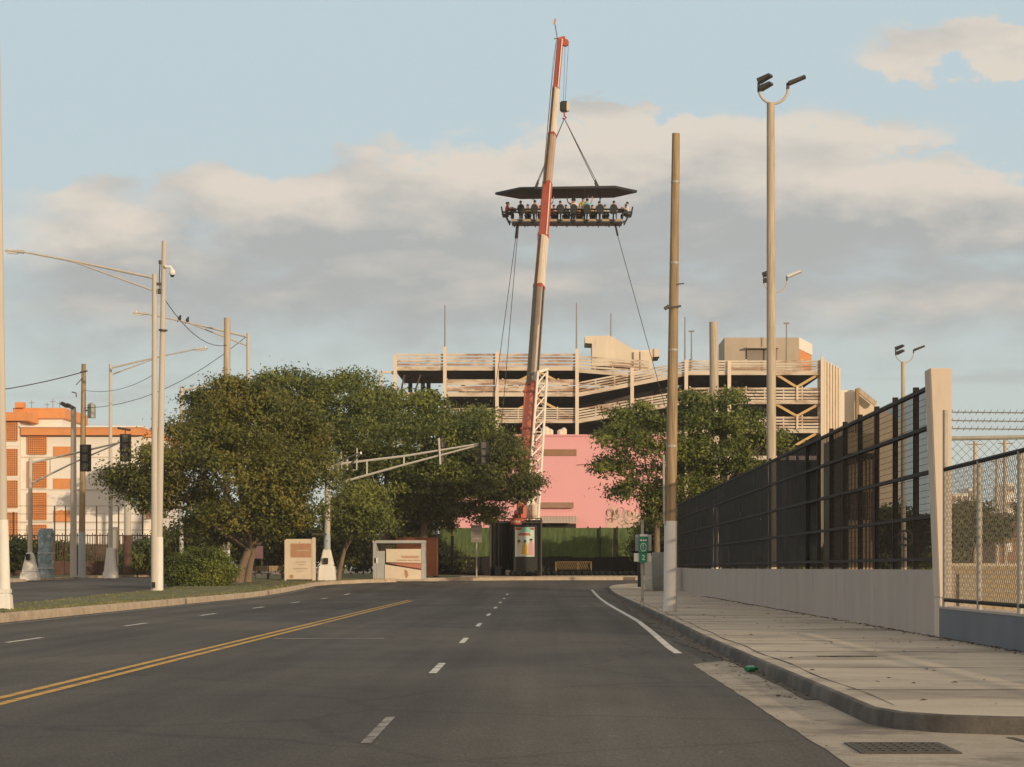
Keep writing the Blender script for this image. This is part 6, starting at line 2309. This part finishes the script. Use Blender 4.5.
def tree(name, label, px, Y, lobes_px, lm, r0, fork, seed, n_clump=420, per=60, size=.19, spread=.42, group=None, shell=.5, dep=.9, lean=0.0, zb=None, pxfork=None):
    z0 = G(Y) + .12 if zb is None else zb
    x0 = XX(px, Y)
    t = thing(name, label, 'tree' if name != 'shrub' else 'shrub', (x0, Y, z0), group)
    s = Y / F
    lobes = []
    for l in lobes_px:
        cx0, cy0, rx, ry = l[:4]
        dy = l[4] if len(l) > 4 else 0.0
        Yl = Y + dy
        lobes.append((XX(cx0, Yl), Yl, ZZ(cy0, Yl), rx * Yl / F, max(rx, ry) * Yl / F * dep, ry * Yl / F))
    rnd = random.Random(seed)
    limbs = list(lobes)
    if r0 >= .15:
        # small outlying sprays that break the outline
        for (x, y, z, rx, ry, rz) in list(lobes):
            for q in range(3 if name != 'tree' and r0 > .21 else 2):
                a = rnd.uniform(-.1, 3.2)
                k_ = rnd.uniform(.85, 1.12)
                f_ = rnd.uniform(.18, .34)
                lobes.append((x + rx * k_ * math.cos(a), y + rnd.uniform(-.6, .3) * ry, z + rz * k_ * math.sin(a), rx * f_, rx * f_, max(rz, rx * .4) * f_))
    if r0 > 0:
        b = MB()
        zf = ZZ(fork, Y)
        xf = XX(pxfork if pxfork else px, Y)
        top = Vector((xf, Y, zf))
        b.tube([(x0, Y, z0 - .1), (x0 + (xf - x0) * .3, Y + .05, z0 + (zf - z0) * .4), top], [r0 * 1.35, r0, r0 * .8], 10)
        for (x, y, z, rx, ry, rz) in limbs:
            c = Vector((x, y, z))
            m_ = top + (c - top) * .5 + Vector((rnd.uniform(-.5, .5), rnd.uniform(-.4, .4), rnd.uniform(-.2, .5)))
            rr = r0 * rnd.uniform(.35, .55)
            b.tube([top - Vector((0, 0, .25)), m_, c], [rr, rr * .65, rr * .28], 7)
            for q in range(4):
                e = c + Vector((rnd.uniform(-.8, .8) * rx, rnd.uniform(-.8, .8) * ry, rnd.uniform(-.4, .8) * rz))
                b.tube([m_ + (c - m_) * rnd.uniform(.1, .8), (m_ + e) / 2 + Vector((0, 0, .2)), e], [rr * .32, rr * .2, rr * .08], 5)
        b.build('trunk', M['bark'], t, smooth=True)
    leaves_mesh('crown', lobes, lm, t, seed, n_clump, per, size, spread, shell=shell)
    return t


# broad tree on the median
tree('broad_tree', 'broad olive green tree on the left median behind the clipped bush', 238, 138.0,
     [(235, 425, 58, 34), (280, 438, 50, 36, 2), (200, 450, 38, 28, -1), (160, 480, 48, 26, -2), (235, 475, 70, 40, -3), (290, 490, 42, 36, -1), (180, 508, 40, 24, 0),
      (240, 522, 52, 24, -2), (295, 525, 26, 18, -2), (140, 490, 20, 13, -1), (250, 400, 34, 16, 1), (215, 408, 26, 14, 2), (200, 535, 26, 18, 2), (312, 460, 20, 34, 3)],
     M['leaf_olive'], .26, 545, 3, 470, 175, .125, .56, pxfork=250)
tree('leaning_trunk_tree', 'second trunk leaning right under the broad olive tree', 247, 139.5,
     [(262, 455, 34, 30, 3), (275, 500, 34, 30, 3)], M['leaf_olive'], .20, 540, 13, 160, 70, .17, .4, pxfork=256)
tree('wide_tree', 'wide flat topped dark green tree behind the truss signal arm', 385, 166.0,
     [(300, 392, 42, 16, 1), (345, 396, 48, 18, 0), (392, 411, 46, 17, -1), (438, 424, 42, 17, 0), (476, 442, 32, 16, 1), (330, 425, 50, 24, -2), (390, 440, 60, 26, -4), (445, 448, 48, 24, -2),
      (345, 465, 48, 28, -3), (400, 480, 55, 28, -3), (455, 478, 42, 24, -3), (290, 420, 30, 22, 2)],
     M['leaf_green'], .34, 500, 5, 560, 170, .135, .60)
tree('overhanging_tree', 'dark tree whose boughs hang before the crane foot and pink wall', 424, 164.0,
     [(480, 455, 38, 20, -1), (510, 470, 24, 15, -2), (495, 492, 34, 16, -2), (525, 490, 14, 12, -2), (460, 500, 40, 22, -1), (420, 510, 44, 24, 0), (385, 515, 34, 22, 1), (470, 515, 24, 14, -1), (440, 475, 34, 24, 2), (430, 527, 26, 11, 2)],
     M['leaf_dark'], .30, 520, 7, 480, 110, .13, .46)
tree('young_tree', 'small bright green tree right of the cream signal mast', 338, 147.5,
     [(352, 512, 30, 22), (368, 500, 20, 15, 1), (340, 528, 22, 14, 0), (365, 525, 22, 16, -1)], M['leaf_fresh'], .15, 548, 9, 200, 105, .12, .38, pxfork=345)
tree('pavement_tree', 'leafy tree behind the wooden pole and above the mesh fence', 657, 137.0,
     [(640, 424, 30, 14, 0), (690, 405, 30, 9, 1), (722, 402, 26, 8, 2), (700, 424, 44, 15, 0), (745, 428, 34, 15, 2), (612, 440, 26, 12, -1), (650, 452, 40, 14, -1), (710, 452, 46, 16, 0), (765, 445, 26, 11, 2),
      (622, 470, 26, 11, 0), (680, 478, 52, 16, 1), (740, 474, 34, 15, 1), (640, 492, 24, 9, 0), (690, 500, 46, 15, 0), (735, 500, 30, 14, 0), (668, 517, 22, 10, 0)],
     M['leaf_green'], .20, 520, 17, 430, 95, .125, .40, shell=.35)
# clipped bush on the median
tree('shrub', 'rounded clipped bush at the foot of the broad tree on the left median', 200, 130.0,
     [(200, 570, 30, 21), (185, 574, 18, 17, -.5), (215, 572, 20, 19, -.3), (200, 580, 30, 12, 0)], M['leaf_green'], 0, 0, 23, 420, 90, .075, .20, shell=.8)
# hedge and dark growth behind the corner
for px, Y, lob, lab, lm_, sd_ in ((300, 182, [(300, 545, 34, 22), (270, 550, 24, 20), (330, 548, 26, 22)], 'dark bushy growth behind the cream information board', 'leaf_dark', 41),
                                   (380, 184, [(370, 540, 36, 28), (410, 545, 30, 25), (345, 550, 24, 20)], 'dark bushy growth behind the pale shelter', 'leaf_dark', 42),
                                   (445, 183, [(440, 560, 18, 12), (455, 564, 14, 9), (425, 558, 16, 14)], 'low dark shrub at the left end of the green fence', 'leaf_dark', 43),
                                   (215, 178, [(215, 540, 34, 28), (180, 548, 22, 24), (245, 545, 24, 26)], 'dark bushy growth behind the broad tree trunk', 'leaf_dark', 44),
                                   (14, 172, [(10, 560, 16, 15), (22, 552, 10, 12), (-6, 556, 14, 14)], 'green shrub at the far left kerb by the signal mast foot', 'leaf_green', 45),
                                   (60, 186, [(60, 558, 14, 14), (74, 560, 10, 10)], 'low green shrub behind the iron fence next to the blue column', 'leaf_green', 46),
                                   (135, 178, [(140, 560, 16, 12), (155, 556, 12, 14)], 'low shrub by the brown footed pole at the far left', 'leaf_green', 47),
                                   (652, 178, [(652, 540, 14, 22), (664, 548, 14, 18), (642, 552, 8, 14)], 'green shrubs between the green fence and the grey cabinet', 'leaf_green', 48),
                                   (700, 170, [(700, 530, 40, 34), (750, 525, 36, 34)], 'dark growth behind the screened part of the mesh fence', 'leaf_dark', 49)):
    tree('shrub', lab, px, Y, lob, M[lm_], .08, min(l[1] for l in lob), sd_, 240, 60, .17, .4, 'bushes around the junction', shell=.6)
for px, Y, lob, lab, sd_ in ((205, 215, [(205, 445, 22, 17), (190, 460, 20, 18), (225, 455, 20, 22)], 'distant tree between the apartment block and the broad tree', 61),
                              (975, 150, [(972, 530, 24, 18), (955, 540, 16, 14), (990, 534, 14, 14), (972, 512, 14, 8)], 'rounded dark tree beyond the chain link fence by the red roof', 62),
                              (895, 155, [(890, 528, 26, 16), (915, 532, 22, 14), (905, 545, 24, 14)], 'dark tree seen through the open bays of the mesh fence', 63),
                              (1030, 200, [(1030, 525, 20, 20), (1050, 520, 24, 22)], 'dark tree at the right picture edge beyond the chain link fence', 64)):
    tree('background_tree', lab, px, Y, lob, M['leaf_dark'], .2, max(l[1] for l in lob), sd_, 200, 60, .19, .45, 'distant trees')
# small red bench and rail under the tree
Yq = 150.0
z0 = G(Yq) + .17
t = thing('park_bench', 'weathered bench under the broad tree beside the information board', 'bench', (XX(264, Yq), Yq, z0))
MB().box(XX(253, Yq), XX(284, Yq), Yq - .25, Yq + .25, z0 + .40, z0 + .47).build('seat', M['wood'], t)
MB().box(XX(253, Yq), XX(284, Yq), Yq + .22, Yq + .28, z0 + .60, z0 + .95).build('backrest', M['wood'], t)
for px in (254.5, 268, 282.5):
    MB().box(XX(px, Yq) - .06, XX(px, Yq) + .06, Yq - .2, Yq + .2, z0, z0 + .40).build('leg', M['board_cream'] if px < 260 else M['iron_rust'], t)
    MB().bar((XX(px, Yq), Yq + .25, z0 + .4), (XX(px, Yq), Yq + .25, z0 + .95), .06).build('back_post', M['iron_rust'], t)
Yq = 172.0
t = thing('notice_board', 'pale pink notice board glimpsed between the trunks left of the information board', 'sign', (XX(257, Yq), Yq, G(Yq)))
MB().box(XX(250.5, Yq), XX(263, Yq), Yq, Yq + .08, ZZ(558.5, Yq), ZZ(546, Yq)).build('panel', M['pink'], t)
for px in (252, 261.5):
    MB().bar((XX(px, Yq), Yq + .1, G(Yq)), (XX(px, Yq), Yq + .1, ZZ(548, Yq)), .08).build('post', M['wood'], t)

# long hedges that close the view at ground level
for px0, px1, Y, pt, lab, sd_ in ((150, 455, 198, 536, 'long dark hedge behind the trees of the corner', 81), (-90, 170, 226, 548, 'long dark hedge along the foot of the apartment block', 82),
                                 (690, 1120, 205, 548, 'long dark hedge far behind the mesh fence', 83)):
    lob = []
    n_ = int((px1 - px0) / 14)
    rnd = random.Random(sd_)
    for k in range(n_ + 1):
        lob.append((px0 + (px1 - px0) * k / n_, (pt + 578) / 2 + rnd.uniform(-2, 2), 12, (578 - pt) / 2 + rnd.uniform(-2, 3)))
    tree('hedge', lab, (px0 + px1) / 2, Y, lob, M['leaf_dark'], 0, 0, sd_, 700, 60, .22, .5, shell=.6, dep=.8)

# ------------------------------------------------------------------ thin haze volume added to lift the shadows
hz_ = MB().box(-400, 400, -30, 520, -1.0, 75).build('haze', M['dark'])
hz_['kind'] = 'stuff'
hz_['label'] = 'thin haze added to lift the shadows across the scene'
hz_['category'] = 'haze'
hm_ = bpy.data.materials.new('haze_lift')
hm_.use_nodes = True
nt_ = hm_.node_tree
nt_.nodes.clear()
vol_ = nt_.nodes.new('ShaderNodeVolumePrincipled')
vol_.inputs['Color'].default_value = (0.92, 0.90, 0.88, 1)
vol_.inputs['Density'].default_value = HAZE
vol_.inputs['Anisotropy'].default_value = 0.0
out_ = nt_.nodes.new('ShaderNodeOutputMaterial')
nt_.links.new(vol_.outputs[0], out_.inputs['Volume'])
hz_.data.materials.clear()
hz_.data.materials.append(hm_)
